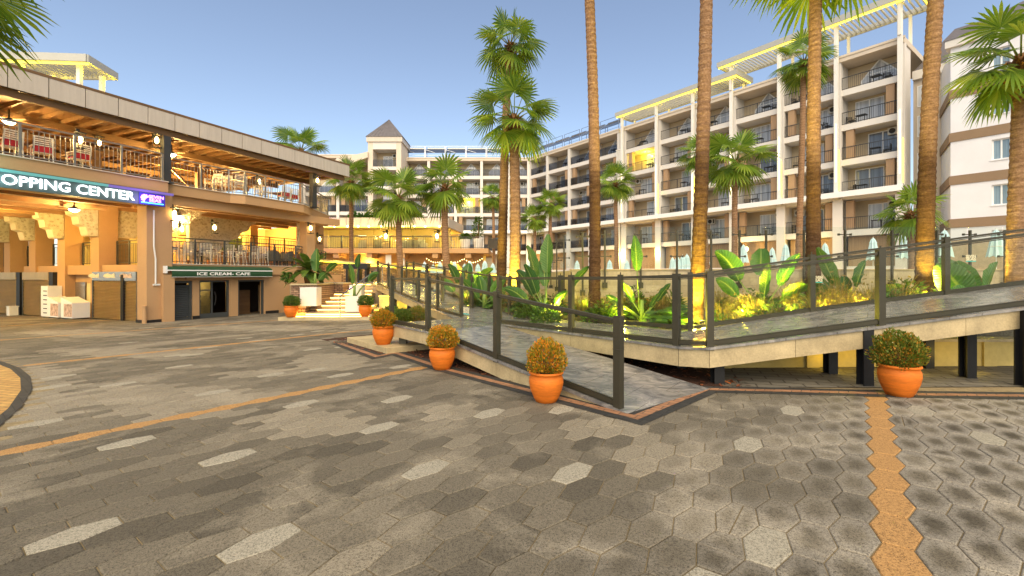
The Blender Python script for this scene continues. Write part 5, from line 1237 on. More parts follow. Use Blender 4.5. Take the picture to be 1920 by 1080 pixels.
MB().box(x0-1,X(632),RY-2.36,RY-2.325,zr+.18,zr+.62).build('light_panel', emit('violet_panel', (.55,.12,1), 3), rs_); light('sign_light', (X(615),RY-2.7,zr+.3), (.7,.2,1), 50, .2, rs_)
def downl():
    t = thing('soffit_lamp', '', 'lamp', (0,0,0), 0, 'small lamps along the restaurant roof edge')
    MB().box(-.07,.07,-.16,0,-.05,.05).build('bracket', M['black_metal'], t); MB().lathe([(.04,-.12),(.10,-.06),(.06,.04)], 8, (0,-.2,0)).build('bulb', M['bulb'], t)
    light('lamp_light', (0,-.3,-.2), (1,.74,.12), 11, .06, t); return t
dl = Proto(downl)
for i, px in enumerate((627,647,670,689,708,730,768,788,807,832)): dl((X(px),RY-2.33,zr+.12), 0, f'small glowing lamp on the restaurant roof edge, {ORD[i]} from the left')
for px, lab in ((726,'glowing lantern on the middle column of the restaurant'),(821,'glowing lantern on the right column of the restaurant')): ln((X(px),RY-.14,zf+1.15), 0, lab, 1.8)
rr = thing('barred_railing', 'long dark railing along the restaurant terrace edge', 'railing')
m = MB(); m.box(x0-3,X(916),RY-1.36,RY-1.30,zf+1.0,zf+1.05); m.box(x0-3,X(916),RY-1.36,RY-1.31,zf+.06,zf+.10); m.bar((X(916),RY-1.33,zf+1.02),(X(916)+1.6,RY+4,zf+1.02),.05); m.build('handrail', M['rail_metal'], rr)
m = MB(); n = 120
for i in range(n): x = x0-3+(X(916)-x0+3)*i/n; m.box(x-.012,x+.012,RY-1.345,RY-1.32,zf+.0,zf+1.0)
m.build('baluster', M['rail_metal'], rr)['kind'] = 'stuff'
MB().bar((X(916),RY-1.33,zf+.5),(X(916)+1.6,RY+4,zf+.5),.03,.9).build('side_panel', M['rail_metal'], rr)
for px in (640,700,760,820,880): MB().box(X(px)-.25,X(px)+.25,RY-1.3,RY+.6,zf-.85,zf-.42).build('corbel', M['ochre_wall'], rs_)
# arched basement
m = MB(); yb = RY+.6
def arch(m, xa, xb, zs, zc, ztop):
    n = 10; pts = []
    for i in range(n+1):
        f = i/n; pts.append((xa+(xb-xa)*f, zs+(zc-zs)*min(1, math.sin(math.pi*f)*1.5)))
    for i in range(n): (a,za),(b,zb) = pts[i], pts[i+1]; m.add([(a,yb,za),(b,yb,zb),(b,yb,ztop),(a,yb,ztop),(a,yb+.4,za),(b,yb+.4,zb),(b,yb+.4,ztop),(a,yb+.4,ztop)], [(0,1,2,3),(7,6,5,4),(0,4,5,1)])
spans = [(600,640,0),(640,655,1),(655,720,0),(720,752,1),(752,800,0),(800,872,1),(872,905,0)]
for a, b, k in spans:
    if k: arch(m, X(a), X(b), 1.6, 2.6, zf-.421)
    else: m.box(X(a)+.001,X(b)-.001,yb,yb+.4,.5,zf-.421)
m.build('basement_wall', M['ochre_wall'], rs_)
MB().box(X(600),X(905),RY+5,RY+5.2,.5,zf-.43).build('basement_back', M['glow_wall'], rs_)
for px in (646,736,820,850): light('basement_light', (X(px),RY+2.6,2.9), (1,.74,.14), 90, .2, rs_)
up = thing('wall_uplight', 'bowl uplight on the ochre restaurant basement wall', 'lamp', (X(688),RY+.5,2.35)); MB().lathe([(.05,-.1),(.22,.02),(.24,.05)], 12, (0,-.15,0)).build('bowl', M['lamp_glass'], up); light('lamp_light', (0,-.3,.25), (1,.66,.12), 60, .1, up)
fl = thing('banner', 'two white banners hanging beside the palm trunk under the restaurant', 'banner', (X(748),RY-1.0,0)); MB().box(-.95,-.45,-.02,.02,1.6,3.3).build('cloth', M['white_paint'], fl); MB().box(.25,.75,-.02,.02,1.6,3.3).build('cloth', M['white_paint'], fl)
gs = thing('string_lights', 'sagging string of warm bulbs before the arches under the restaurant', 'string lights')
m = MB(); w_ = MB(); n = 26
for i in range(n):
    f = i/(n-1); x = X(803)+(X(905)-X(803))*f; z = 2.95-.35*abs(math.sin(f*math.pi*3)); w_.v
    m.lathe([(.0,-.05),(.035,0),(.0,.04)], 6, (x,RY-.8,z), False)
    if i: w_.tube([pv,(x,RY-.8,z+.05)], .01, 4)
    pv = (x,RY-.8,z+.05)
m.build('bulb', M['bulb'], gs); w_.build('cable', M['black_metal'], gs)
# potted plants on the restaurant roof and its terrace
def bushy(name, label, cat, loc, r, h, m, seed, n=420, leaf=.12, group=None, trunk=True):
    t = thing(name, label, cat, loc, 0, group); rnd = random.Random(seed); mb = MB()
    for _ in range(n):
        a = rnd.uniform(0,6.28); q = r*math.sqrt(rnd.random()); z = h*(.15+.85*rnd.random()); q *= (1-.55*(z/h)**2)*rnd.uniform(.75,1.15)
        p = Vector((q*math.cos(a), q*math.sin(a), z)); d = Vector((math.cos(a),math.sin(a),rnd.uniform(-.3,1.2))).normalized(); s = d.cross(Vector((rnd.uniform(-1,1),rnd.uniform(-1,1),rnd.uniform(-1,1)))).normalized(); l = leaf*rnd.uniform(.7,1.4)
        mb.add([p-d*l*.4, p+s*l*.3, p+d*l, p-s*l*.3], [(0,1,2,3)])
    mb.build('foliage', M[m], t, False, False)
    if trunk: MB().tube([(0,0,0),(0,0,h*.7)], r*.06+.01, 6).build('trunk', M['leaf_base'], t)
    return t
for i, (px, r, h) in enumerate(((651,.5,1.3),(672,1.0,1.1),(686,.9,1.2),(709,1.0,1.2),(762,1.1,1.1),(775,.8,1.2),(742,.5,.9))): bushy('roof_shrub', f'green shrub on the restaurant roof, {ORD[i if i<4 else 10-i if i<6 else 4]} from the left', 'shrub', (X(px),RY+1.5,zr+.6), r, h, 'fern', 40+i, 260, .22, 'shrubs on the restaurant roof')
for px, hb, r, h, lab in ((873,.9,.55,.6,'low green shrub in a white tub on the restaurant terrace'),(897,.95,.62,2.1,'tall leafy shrub in a white tub at the restaurant terrace corner')):
    t = thing('planter_tub', 'white ribbed tub of the '+('low shrub' if px < 880 else 'tall shrub')+' on the restaurant terrace', 'planter', (X(px),RY-.2,zf)); MB().lathe([(.38,0),(.48,hb),(.42,hb),(.40,hb-.1)], 16).build('tub', M['white_paint'], t); MB().lathe([(0,hb-.1),(.41,hb-.1)], 12, (0,0,0), False).build('soil', M['soil'], t)
    bushy('tub_shrub', lab, 'shrub', (X(px),RY-.2,zf+hb-.1), r, h, 'shrub_green', px, 420, .16)
def bushy_mesh(seed, r, h, n, leaf):
    rnd = random.Random(seed); mb = MB()
    for _ in range(n):
        a = rnd.uniform(0,6.28); q = r*math.sqrt(rnd.random()); z = h*rnd.random()*(1-.6*(q/r)**2)*rnd.uniform(.6,1.2)
        p = Vector((q*math.cos(a), q*math.sin(a), z)); d = Vector((math.cos(a)+rnd.uniform(-.6,.6),math.sin(a)+rnd.uniform(-.6,.6),rnd.uniform(.1,1.4))).normalized(); s = d.cross(Vector((rnd.uniform(-1,1),rnd.uniform(-1,1),rnd.uniform(-1,1)))).normalized(); l = leaf*rnd.uniform(.6,1.5)
        mb.add([p-d*l*.3, p+s*l*.28, p+d*l, p-s*l*.28], [(0,1,2,3)])
    return mb.mesh('foliage', M['fern'] if seed != 2 else M['shrub_green'], False, False)
def sofa():
    t = thing('lounge_sofa', '', 'sofa', (0,0,0), 0, 'white lounge sofas in the restaurant')
    MB().box(-.9,.9,-.4,.35,.12,.45).build('seat', M['white_chair'], t); MB().box(-.9,.9,.35,.5,.12,.9).build('backrest', M['white_chair'], t)
    for s in (-1,1): MB().box(s*.98-.08,s*.98+.08,-.4,.5,.0,.62).build('armrest', M['white_chair'], t)
    return t
sf = Proto(sofa)
for px, lab in ((690,'white lounge sofa behind the left restaurant glass'),(702,'white lounge sofa left of the middle restaurant column'),(764,'white lounge sofa right of the second palm trunk in the restaurant'),(776,'white lounge sofa beside the wicker chair in the restaurant')): sf((X(px),RY+1.0,zf), R(180), lab)
for px, a, lab in ((742,2.6,'white armchair left of the palm trunk in the restaurant'),(785,3.6,'white armchair right of the sofas in the restaurant'),(712,3.3,'white armchair near the middle restaurant column'),(843,2.8,'white armchair on the open restaurant terrace')): cw((X(px),RY+.7,zf), a, lab, 1.25)
# ---------------------------------------------------------------- closed parasols
def parasol():
    t = thing('closed_parasol', '', 'parasol', (0,0,0), 0, 'closed white parasols on the pool terrace')
    m = MB(); n = 16; prof = [(.03,2.42),(.10,2.30),(.15,2.12),(.17,2.10),(.15,2.06),(.20,1.7),(.26,1.25),(.31,.98)]
    V = []
    for j, (r, z) in enumerate(prof):
        for k in range(n): q = r*(1 if k % 2 else .70); a = 2*math.pi*k/n; q *= 1.38; V.append((q*math.cos(a),q*math.sin(a),z-(.10 if k % 2 and j == len(prof)-1 else 0)))
    F = [(j*n+k, j*n+(k+1)%n, (j+1)*n+(k+1)%n, (j+1)*n+k) for j in range(len(prof)-1) for k in range(n)]+[tuple(range(n))]
    m.add(V, F); m.build('canopy', M['umbrella'], t, False)
    MB().tube([(0,0,.05),(0,0,2.5)], .022, 8).build('pole', M['white_paint'], t); MB().box(-.28,.28,-.28,.28,0,.08).build('base', M['stone_white'], t)
    MB().lathe([(.30,2.07),(.315,2.09),(.30,2.11)], 16, (0,0,-.6), False).build('strap', M['white_paint'], t); return t
um = Proto(parasol)
ul = [(1868,429,1.6,'nearest closed parasol, behind the logo sticker at right'),(1771,430,1.6,'closed parasol between the fourth palm trunk and the garden glass post'),(1695,437,1.6,'closed parasol just left of the fourth palm trunk'),(1637,445,1.6,'closed parasol left of the third handrail post, second from the fourth palm'),
      (1547,455,1.6,'closed parasol just right of the third palm trunk'),(1473,457,1.6,'closed parasol close left of the third palm trunk, whitest'),(1448,464,1.6,'closed parasol partly behind the upright banana leaf, left of the wall lamp'),(1394,458,1.6,'bluish closed parasol standing alone left of the big banana plant'),(1363,470,1.6,'closed parasol half behind the flowering bush in mid terrace'),(1323,466,1.6,'closed parasol just right of the second palm trunk'),
      (1288,476,1.6,'closed parasol nearest left of the second palm trunk'),(1280,478,1.6,'closed parasol second left of the second palm trunk'),(1270,480,1.6,'closed parasol third left of the second palm trunk'),(1261,482,1.6,'closed parasol fourth left of the second palm trunk'),(1175,487,1.6,'closed parasol right of the pair of wall lamps'),(1143,487,1.6,'closed parasol left of the pair of wall lamps'),(1082,488,1.6,'small closed parasol just left of the first palm trunk'),
      (994,489,.95,'small closed parasol above the left banana plant'),(937,490,.95,'closed parasol immediately left of the centre palms'),(924,493,.95,'closed parasol second left of the centre palms'),(909,488,.95,'closed parasol third left of the centre palms, beneath the terrace corner'),(896,494,.95,'closed parasol fourth left of the centre palms'),(881,489,.95,'closed parasol fifth left of the centre palms'),(871,494,.95,'closed parasol right of the restaurant palm, second'),(852,490,.95,'closed parasol right of the restaurant palm, nearest'),(825,490,.95,'closed parasol left of the restaurant palm, nearest'),(812,495,.95,'closed parasol left of the restaurant palm, second'),(796,490,.95,'closed parasol left of the restaurant palm, third')]
for px, py, zb, lab in ul:
    Y = (zb+2.45-CAMH)*FP/(HY-py); Y = min(Y, 40 if zb > 1 else 38.5); q = at(px, py, Y); um((q.x, q.y, q.z-2.47), px, lab)
# ---------------------------------------------------------------- palms
def fan_crown(seed, n=30, lp=1.0, B=1.0, segs=22, hang=0.0):
    rnd = random.Random(seed); leaf = MB(); stalk = MB()
    for i in range(n):
        f = i/(n-1); el = R(78-118*f**.85+rnd.uniform(-9,9)); az = i*2.39996+rnd.uniform(-.25,.25)
        h = Vector((math.cos(az), math.sin(az), 0)); up = Vector((0,0,1))
        l = lp*rnd.uniform(.75,1.1)*(.75+.25*math.sin(math.pi*min(1,f+.2)))
        p0 = h*.07+up*(.12-.30*f); d0 = (h*math.cos(el)+up*math.sin(el)); p1 = p0+d0*l*.55; d1 = (d0+up*-.30*(1 if f > .2 else .3)).normalized(); p2 = p1+d1*l*.45
        stalk.tube([p0,p1,p2],[.026,.018,.012],5)
        dirv = (d1+up*-.18).normalized(); side = dirv.cross(up).normalized(); nrm = side.cross(dirv).normalized()
        roll = rnd.uniform(-.5,.5); side = (side*math.cos(roll)+nrm*math.sin(roll)).normalized(); nrm = side.cross(dirv).normalized()
        b = B*rnd.uniform(.85,1.1); spread = R(rnd.uniform(112,140)); fold = rnd.uniform(.08,.3)
        for s in range(segs):
            a = -spread+2*spread*(s+.5)/segs; da = spread/segs*.96
            ln_ = b*(.62+.38*math.cos(a*.62))*rnd.uniform(.9,1.08); dr = rnd.uniform(.7,1.5)*(.16+hang*.7+.25*f)
            def P(ang, r, w=0):
                v = dirv*math.cos(ang)*r+side*math.sin(ang)*r+nrm*(-fold*abs(math.sin(ang))*r)
                q = max(0, r/ln_-.42); return p2+v+up*(-dr*ln_*q*q*1.5)+nrm*w
            ra, rb, rc = ln_*.50, ln_*.76, ln_
            leaf.add([p2, P(a-da, ra), P(a, ra, .012*b), P(a+da, ra), P(a-da*.55, rb), P(a+da*.55, rb), P(a, rc)],
                     [(0,1,2),(0,2,3),(1,4,2),(2,5,3),(2,4,5),(4,6,5)])
    return leaf, stalk
crowns = []
for sd, n, lp, B, sg, hg in ((1,23,1.0,1.0,24,.0),(2,20,.9,1.0,20,.12),(3,25,1.05,1.0,24,.05)):
    l, s = fan_crown(sd, n, lp, B, sg, hg); bs = MB(); rnd = random.Random(sd)
    for k in range(70):
        a = k*2.39996; z = -.75+.75*k/70; r = .13+.03*math.sin(k); o = Vector((math.cos(a)*r,math.sin(a)*r,z)); d = Vector((math.cos(a),math.sin(a),rnd.uniform(.3,1.1))).normalized(); t_ = Vector((-math.sin(a),math.cos(a),0)); q = rnd.uniform(.14,.26)
        bs.add([o-t_*.05, o+t_*.05, o+d*q+t_*.016, o+d*q-t_*.016, o+d*q*.5+Vector((0,0,.03))], [(0,1,4),(1,2,4),(2,3,4),(3,0,4)])
    bs.lathe([(.13,-.8),(.16,-.4),(.15,0),(.08,.15)], 10)
    crowns.append((l.mesh('crown', M['palm_leaf'], False, False), s.mesh('stalks', M['palm_stalk'], True, False), bs.mesh('leaf_bases', M['leaf_base'], False, False)))
def palm(label, base, top, r0, r1, crown, size, seed, old=0, lean=(0,0), nocrown=False, sides=14):
    """base, top: world points"""
    B = Vector(base); T = Vector(top); h = T.z-B.z
    t = thing('palm_tree', label, 'palm tree', B, 0); rnd = random.Random(seed)
    n = int(min(150, max(30, h/.075))); pts = []; rr = []
    for i in range(n+1):
        f = i/n; w = Vector((math.sin(f*5+seed)*.04*min(1,h/6), math.cos(f*4+seed)*.04*min(1,h/6), 0))*f
        pts.append(Vector(((T.x-B.x)*f+lean[0]*f*(1-f)*4, (T.y-B.y)*f+lean[1]*f*(1-f)*4, h*f))+w)
        rr.append((r0+(r1-r0)*f**.8+ (.22*r0*max(0,1-f*h/.6)))*(1+(.045 if i % 2 else -.03)+rnd.uniform(-.025,.025)))
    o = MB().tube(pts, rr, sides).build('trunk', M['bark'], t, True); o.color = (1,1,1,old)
    c, s, b = crowns[crown]; rz = seed*1.7
    for me, sc in ((b, max(r1/.14, size*.55)), (c, size), (s, size)):
        k = link(me.name.split('.')[0], me, t, pts[-1]+Vector((0,0,.05*size)), rz); k.scale = (sc,)*3
    return t
def pl(label, pxb, pyb_z, Y, pxc, pyc, r0, r1, crown, size, seed, old=0, lean=(0,0), dY=0.0):
    b = at(pxb, 0, Y); b.z = pyb_z; tt = at(pxc, pyc, Y+dY); return palm(label, b, tt, r0, r1, crown, size, seed, old, lean)
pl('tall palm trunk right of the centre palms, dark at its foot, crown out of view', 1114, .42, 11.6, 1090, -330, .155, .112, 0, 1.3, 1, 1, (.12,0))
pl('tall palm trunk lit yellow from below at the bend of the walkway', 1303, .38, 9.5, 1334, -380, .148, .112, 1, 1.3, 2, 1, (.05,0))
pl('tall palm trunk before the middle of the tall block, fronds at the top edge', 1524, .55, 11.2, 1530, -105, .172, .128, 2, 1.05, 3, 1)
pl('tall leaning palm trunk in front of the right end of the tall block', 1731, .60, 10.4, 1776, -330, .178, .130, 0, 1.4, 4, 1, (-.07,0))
pl('palm with a full crown at the upper right edge, before the white annex', 1903, .68, 9.9, 1913, 118, .165, .135, 2, .74, 5, 0)
pl('front one of the two centre palms, lower crown, trunk lit yellow', 965, .42, 15.4, 966, 226, .20, .155, 0, .88, 6, 0)
pl('rear one of the two centre palms, higher crown and slightly leaning trunk', 939, .42, 17.0, 957, 88, .20, .125, 1, .84, 7, 1, (-.05,0))
pl('broad palm left of the restaurant centre, crown over the terrace roof', 751, .9, 27, 747, 372, .20, .16, 0, 1.20, 8)
pl('palm with drooping crown at the right end of the restaurant', 838, .9, 27.5, 832, 352, .24, .18, 1, 1.15, 9)
pl('slim palm nearest the shopping building, in front of the short hotel block', 660, .9, 30, 657, 342, .15, .13, 2, .95, 10)
pl('small slim palm before the rear wing, left of the centre palms', 927, 1.0, 44, 924, 372, .16, .12, 2, .82, 11)
pl('small leaning palm before the middle wing, left of a pair', 1002, 1.6, 40, 1003, 412, .15, .12, 1, .82, 12)
pl('small palm before the middle wing, right of a pair', 1030, 1.6, 40, 1033, 384, .17, .13, 0, .84, 13)
pl('slim palm before the left edge of the tall block', 1156, 1.6, 34, 1155, 345, .18, .13, 2, .92, 14)
pl('broad palm before the tall block, behind the second trunk', 1377, 1.6, 24.5, 1379, 305, .16, .13, 0, 1.12, 15)
pl('palm behind the lit trunk, left half of its crown showing', 1327, 1.6, 27, 1312, 290, .14, .12, 1, .80, 17)
pl('short palm between the fourth trunk and the white annex', 1713, 1.6, 22, 1706, 402, .17, .15, 1, .92, 16)
pl('tall palm just behind the third trunk, feathery crown over the roof pergola', 1497, 1.6, 24, 1507, 118, .16, .13, 2, .88, 18)
palm('palm crown rising behind the roof of the shopping building', (-15.6,33.5,0), at(566,283,33.5), .16, .14, 0, 1.15, 19)
palm('palm beside the round brick ring, only frond tips in view at upper left', (-12.4,8.6,gz(-11,8)), (-11.8,8.7,7.35), .2, .16, 2, 1.2, 20)
# ---------------------------------------------------------------- garden planting and its lamps
def paddle(mb, st, base, az, el, stalk, L, Wd, droop, twist=0.0):
    h = Vector((math.cos(az),math.sin(az),0)); up = Vector((0,0,1)); d = h*math.cos(el)+up*math.sin(el)
    twist = (1.2*(1 if math.cos(az) > 0 else -1) if abs(math.cos(az)) > .55 else .15)+(twist-.7)*.5; L *= 1.18; Wd *= 1.22
    p1 = base+d*stalk*.5+up*.02; p2 = base+d*stalk+h*droop*.15; st.tube([base,p1,p2],[.022,.016,.010],6)
    n = 9; rows = []; q = p2.copy(); e = el
    for i in range(n+1):
        f = i/n; w = Wd*(math.sin(math.pi*min(1,(f*.93+.05)))**.62)*(1-.25*f); dd = h*math.cos(e)+up*math.sin(e)
        s = dd.cross(up); s = s.normalized() if s.length > .05 else Vector((-h.y,h.x,0)); nn = s.cross(dd).normalized(); s2 = (s*math.cos(twist)+nn*math.sin(twist)).normalized(); n2 = s2.cross(dd)
        wav = .02*math.sin(i*2.3)
        rows.append((q-s2*w+n2*(.28*w+wav), q-s2*w*.5+n2*.06*w, q.copy(), q+s2*w*.5+n2*.06*w, q+s2*w+n2*(.28*w-wav)))
        q = q+dd*L/n; e -= droop/n*(.4+1.4*f)
    V = [p for r in rows for p in r]; F = [(i*5+k, i*5+k+1, (i+1)*5+k+1, (i+1)*5+k) for i in range(n) for k in range(4)]
    mb.add(V, F)
def banana(label, loc, leaves, rz=0, group=None):
    leaves = [(a,e,s*1.06,l*1.1,w*1.05,d,t) for a,e,s,l,w,d,t in leaves]
    t = thing('banana_plant', label, 'banana plant', loc, rz)
    for az, el, stl, L, Wd, dr, tw in leaves:
        mb, st = MB(), MB(); paddle(mb, st, Vector((.04*math.cos(az),.04*math.sin(az),.0)), R(az), R(el), stl, L, Wd, dr, tw)
        lf = mb.build('leaf', M['banana'], t, True, False); nv = len(mb.v)
        for nm, dat in (('lv',[(i//5)/9 for i in range(nv)]),('lw',[abs(i%5-2)/2 for i in range(nv)])): lf.data.attributes.new(nm,'FLOAT','POINT').data.foreach_set('value', dat)
        st.build('leaf_stalk', M['stem_green'], lf, True)
    MB().tube([(0,0,-.02),(0,0,.25),(.01,0,.5)],[.07,.06,.04],8).build('stem', M['stem_green'], t, True); return t
def GP(px, Y, dz=0): q = at(px, 0, Y); return (q.x, q.y, gh(q.x,q.y)+dz)
banana('banana plant with raised split leaves in front of the left wind screens', GP(1022,11.2), [(70,86,1.05,.75,.17,.15,.9),(130,74,.95,.7,.17,.3,.2),(100,80,.75,.62,.14,.2,.9),(150,62,.6,.6,.16,.5,.5),(20,48,.9,.62,.115,.15,.6),(200,45,.5,.55,.13,.7,.3),(300,30,.5,.4,.10,.6,0),(175,72,.6,.6,.15,.25,1.2),(330,55,.4,.35,.09,.5,.2)])
banana('slim banana plant with one tall upright leaf before the tiled wall', GP(1203,10.6), [(185,87,1.12,.62,.13,.05,1.5),(5,55,.52,.42,.085,.15,.9),(170,66,.45,.40,.085,.2,1.1),(195,38,.65,.30,.06,.5,.2),(350,64,.35,.3,.06,.3,.5),(215,30,.75,.22,.055,.6,0)])
banana('big banana plant with broad bright leaves right of the lit palm trunk', GP(1428,10.2), [(155,68,.85,.66,.20,.75,.5),(60,72,.95,.60,.19,.8,.9),(350,68,.75,.62,.14,.45,1.2),(265,80,.45,.60,.11,.35,.2),(5,36,.70,.62,.10,.7,.1),(20,22,.5,.5,.13,.8,0),(185,50,.6,.5,.14,.7,.4),(335,50,.5,.45,.12,.6,.2)])
banana('banana plant with one long upright leaf behind tall grasses', GP(1592,10.6), [(165,68,.60,.75,.15,.05,1.4),(10,72,.55,.52,.15,.25,1.1),(190,38,.45,.45,.13,.4,.4),(350,35,.5,.5,.13,.5,.3),(120,55,.4,.45,.12,.4,.5),(60,50,.45,.5,.13,.4,.8)])
banana('large broad-leaved plant behind the logo sticker at the right edge', GP(1838,9.45), [(170,62,.35,.70,.27,.6,.9),(90,64,.45,.75,.26,.5,.3),(15,66,.40,.62,.20,.3,1.0),(200,28,.35,.65,.22,.35,.5),(345,34,.60,.70,.13,.25,.4),(335,18,.45,.75,.12,.4,.2),(140,80,.35,.6,.2,.3,1.0)])
banana('young banana plant in the rear garden beside the rear ramp', GP(872,16.5), [(80,75,.7,.6,.2,.4,.6),(10,60,.8,.55,.16,.9,.3),(170,70,.7,.6,.18,.4,.9),(200,50,.5,.5,.16,.5,.3),(330,62,.6,.5,.15,.4,.8)])
banana('broad young banana plant at the garden corner left of the centre palms', GP(908,14.0), [(80,60,.35,.6,.2,.3,.6),(10,58,.4,.55,.16,.3,.9),(170,56,.3,.6,.18,.4,.9),(120,70,.4,.5,.16,.3,.3),(330,42,.3,.5,.15,.4,.8)])
banana('banana plant growing out of the right stair planter', (-6.57,18.97,.55), [(a,e,q,l*.78,w*.72,dd,tt) for a,e,q,l,w,dd,tt in [(175,84,.55,.85,.22,.25,.9),(20,88,1.15,.62,.17,.4,.4),(0,60,.75,.55,.16,1.1,.9),(340,50,.85,.45,.14,1.0,.2)]])
banana('banana plant growing behind the left stair planter', (-8.35,19.3,1.06), [(a,e,q,l*.80,w*.82,dd,tt) for a,e,q,l,w,dd,tt in [(100,86,.55,.95,.27,.2,1.4),(10,55,.65,.55,.16,.9,.3),(330,45,.30,.45,.17,.6,.9),(150,40,.3,.4,.14,.7,.2)]])
cy = thing('cycad_palm', 'spiky cycad on the stone wall left of the stairs', 'cycad', (-9.0,20.2,1.1)); mb = MB(); rnd = random.Random(5)
for i in range(34):
    az = i*2.4; el = R(72-80*(i/34)); h = Vector((math.cos(az),math.sin(az),0)); q = Vector((0,0,.55)); pv = None; e = el; s = Vector((-h.y,h.x,0))
    for k in range(12):
        d = h*math.cos(e)+Vector((0,0,1))*math.sin(e); nq = q+d*.105; w = .16*math.sin(math.pi*(k+1)/13.5)
        for sg in (-1,1): mb.add([q, nq, nq+s*sg*w+d*.10, q+s*sg*w+d*.08], [(0,1,2),(0,2,3)])
        q = nq; e -= .09
mb.build('crown', M['shrub_green'], cy, False, False); MB().lathe([(.18,0),(.22,.25),(.16,.55),(.05,.62)], 12).build('trunk', M['leaf_base'], cy, True)
for i, (x, y) in enumerate(((-9.75,19.6),(-9.45,19.35))): bushy('flower_shrub', ('leftmost','second')[i]+' pink flowering shrub on the stone wall below the cycad', 'shrub', (x,y,1.1), .22, .5, 'fern', 60+i, 160, .08)
def grass(seed, n=110, h=.62, spread=.30):
    rnd = random.Random(seed); mb = MB()
    for _ in range(n):
        a = rnd.uniform(0,6.28); r = .10*math.sqrt(rnd.random()); p = Vector((r*math.cos(a),r*math.sin(a),0)); a += rnd.uniform(-.5,.5); H = h*rnd.uniform(.55,1.15); o = spread*rnd.uniform(.2,1.5)
        s = Vector((-math.sin(a),math.cos(a),0))*.0055; pts = [p+Vector((math.cos(a)*o*f*f,math.sin(a)*o*f*f,H*(f-.28*f*f*rnd.uniform(.6,1.4)))) for f in (0,.35,.7,1)]
        for k in range(3): w0, w1 = (1,.9,.6,.1)[k], (1,.9,.6,.1)[k+1]; mb.add([pts[k]-s*w0,pts[k]+s*w0,pts[k+1]+s*w1,pts[k+1]-s*w1], [(0,1,2,3)])
        if rnd.random() < .16:                                    # seed head
            q = pts[3]
            for k in range(4): mb.add([q-s*2.2, q+Vector((math.cos(a)*.03,math.sin(a)*.03,.0)), q+s*2.2, q+Vector((0,0,.03))], [(0,1,2,3)]); q = q+Vector((math.cos(a)*.028,math.sin(a)*.028,-.004*k))
    return mb
gms = [grass(s, 130, h, sp).mesh('blades', M['grass_leaf'], False, False) for s, h, sp in ((1,.62,.30),(2,.8,.26),(3,.48,.36))]
rnd = random.Random(12); gi = 0
gspots = [(1355,9.6),(1368,10.4),(1384,9.3),(1400,10.0),(1352,11.0),(1440,9.2),(1462,9.4),(1480,10.2),(1505,9.5),(1532,9.2),(1548,10.0),(1560,9.3),(1575,9.8),(1590,9.2),(1604,9.9),(1618,9.3),(1632,9.9),(1645,9.4),(1540,9.8),(1568,10.4),(1600,10.6),(1625,10.5),(960,13.2),(975,12.6),(948,13.8),(1000,12.5),(985,13.4),(930,14.8),(915,15.5),(1040,11.6),(1052,12.2),(1090,11.2),(1100,12.0),(1140,11.5),(1240,11.0),(870,15.2),(885,14.6),(900,16.2),(850,17.2),(1670,9.4),(1690,9.8),(1760,9.6),(1880,9.9),(1418,9.5),(1425,10.9)]
for i, (px, Y) in enumerate(gspots):
    side = 'right of the lit palm trunk' if px > 1330 else ('among the centre palms' if px < 1060 else 'before the tiled wall')
    o = tag(link('ornamental_grass', gms[i % 3], None, GP(px, Y), rnd.uniform(0,6)), 'clump of golden ornamental grass in the garden '+side, 'grass clump', 'ornamental grass clumps '+side); s = rnd.uniform(.85,1.25)*(1.15 if 1530 < px < 1650 else 1); o.scale = (s,s,s)
def fern(seed, n=20, L=.42):
    rnd = random.Random(seed); mb = MB()
    for i in range(n):
        az = i*2.4+rnd.uniform(-.3,.3); e = R(rnd.uniform(30,80)); h = Vector((math.cos(az),math.sin(az),0)); s = Vector((-h.y,h.x,0)); q = Vector((0,0,.02)); l = L*rnd.uniform(.7,1.2)
        for k in range(8):
            d = h*math.cos(e)+Vector((0,0,1))*math.sin(e); nq = q+d*l/8; w = l*.36*math.sin(math.pi*(k+1.5)/10)
            if k > 1:
                for sg in (-1,1): mb.add([q, q+d*l/11, q+s*sg*w+d*l*.10, q+s*sg*w*.7-d*l*.01], [(0,1,2,3)])
            q = nq; e -= R(rnd.uniform(9,15))
    return mb
fms = [fern(s, n, L).mesh('fronds', M['fern'], False, False) for s, n, L in ((1,22,.45),(2,18,.55),(3,26,.36))]
fsp = [(1262,9.6,1.5),(1255,10.2,1.2),(1140,11.0,1.1),(1120,10.6,1.0),(1165,10.8,.9),(985,12.2,1.2),(965,13.0,1.0),(1480,9.7,1.3),(1500,10.4,1.2),(1465,10.6,1.4),(1440,11.2,1.2),(1690,9.1,1.2),(1712,9.4,1.3),(1668,9.9,1.2),(1760,9.1,1.0),(1775,9.6,.9),(1050,11.9,1.0),(1010,11.6,.9),(930,14.2,1.1),(1150,11.6,1.0),(1865,10.1,1.2)]
for i, (px, Y, s) in enumerate(fsp):
    side = 'under the big banana plant' if 1430 < px < 1520 else ('by the right edge' if px > 1600 else ('in front of the tiled wall' if px > 1080 else 'around the centre palms'))
    o = tag(link('fern_plant', fms[i % 3], None, GP(px, Y), i*1.3), 'green fern plant in the garden '+side, 'fern', 'fern plants '+side); o.scale = (s,s,s)
for i, (px, Y) in enumerate(((1205,11.9),(1230,12.3),(1160,12.2))): bushy('garden_shrub', ('left','middle','right')[(1,2,0)[i]]+' one of three low brownish shrubs against the tiled wall', 'shrub', GP(px,Y), .32, .4, 'shrub_mix', 80+i, 420, .05)
cov = [bushy_mesh(s, r, h, n, lf) for s, r, h, n, lf in ((1,.34,.36,420,.06),(2,.28,.52,380,.075),(3,.40,.28,460,.055))]
rnd = random.Random(77)
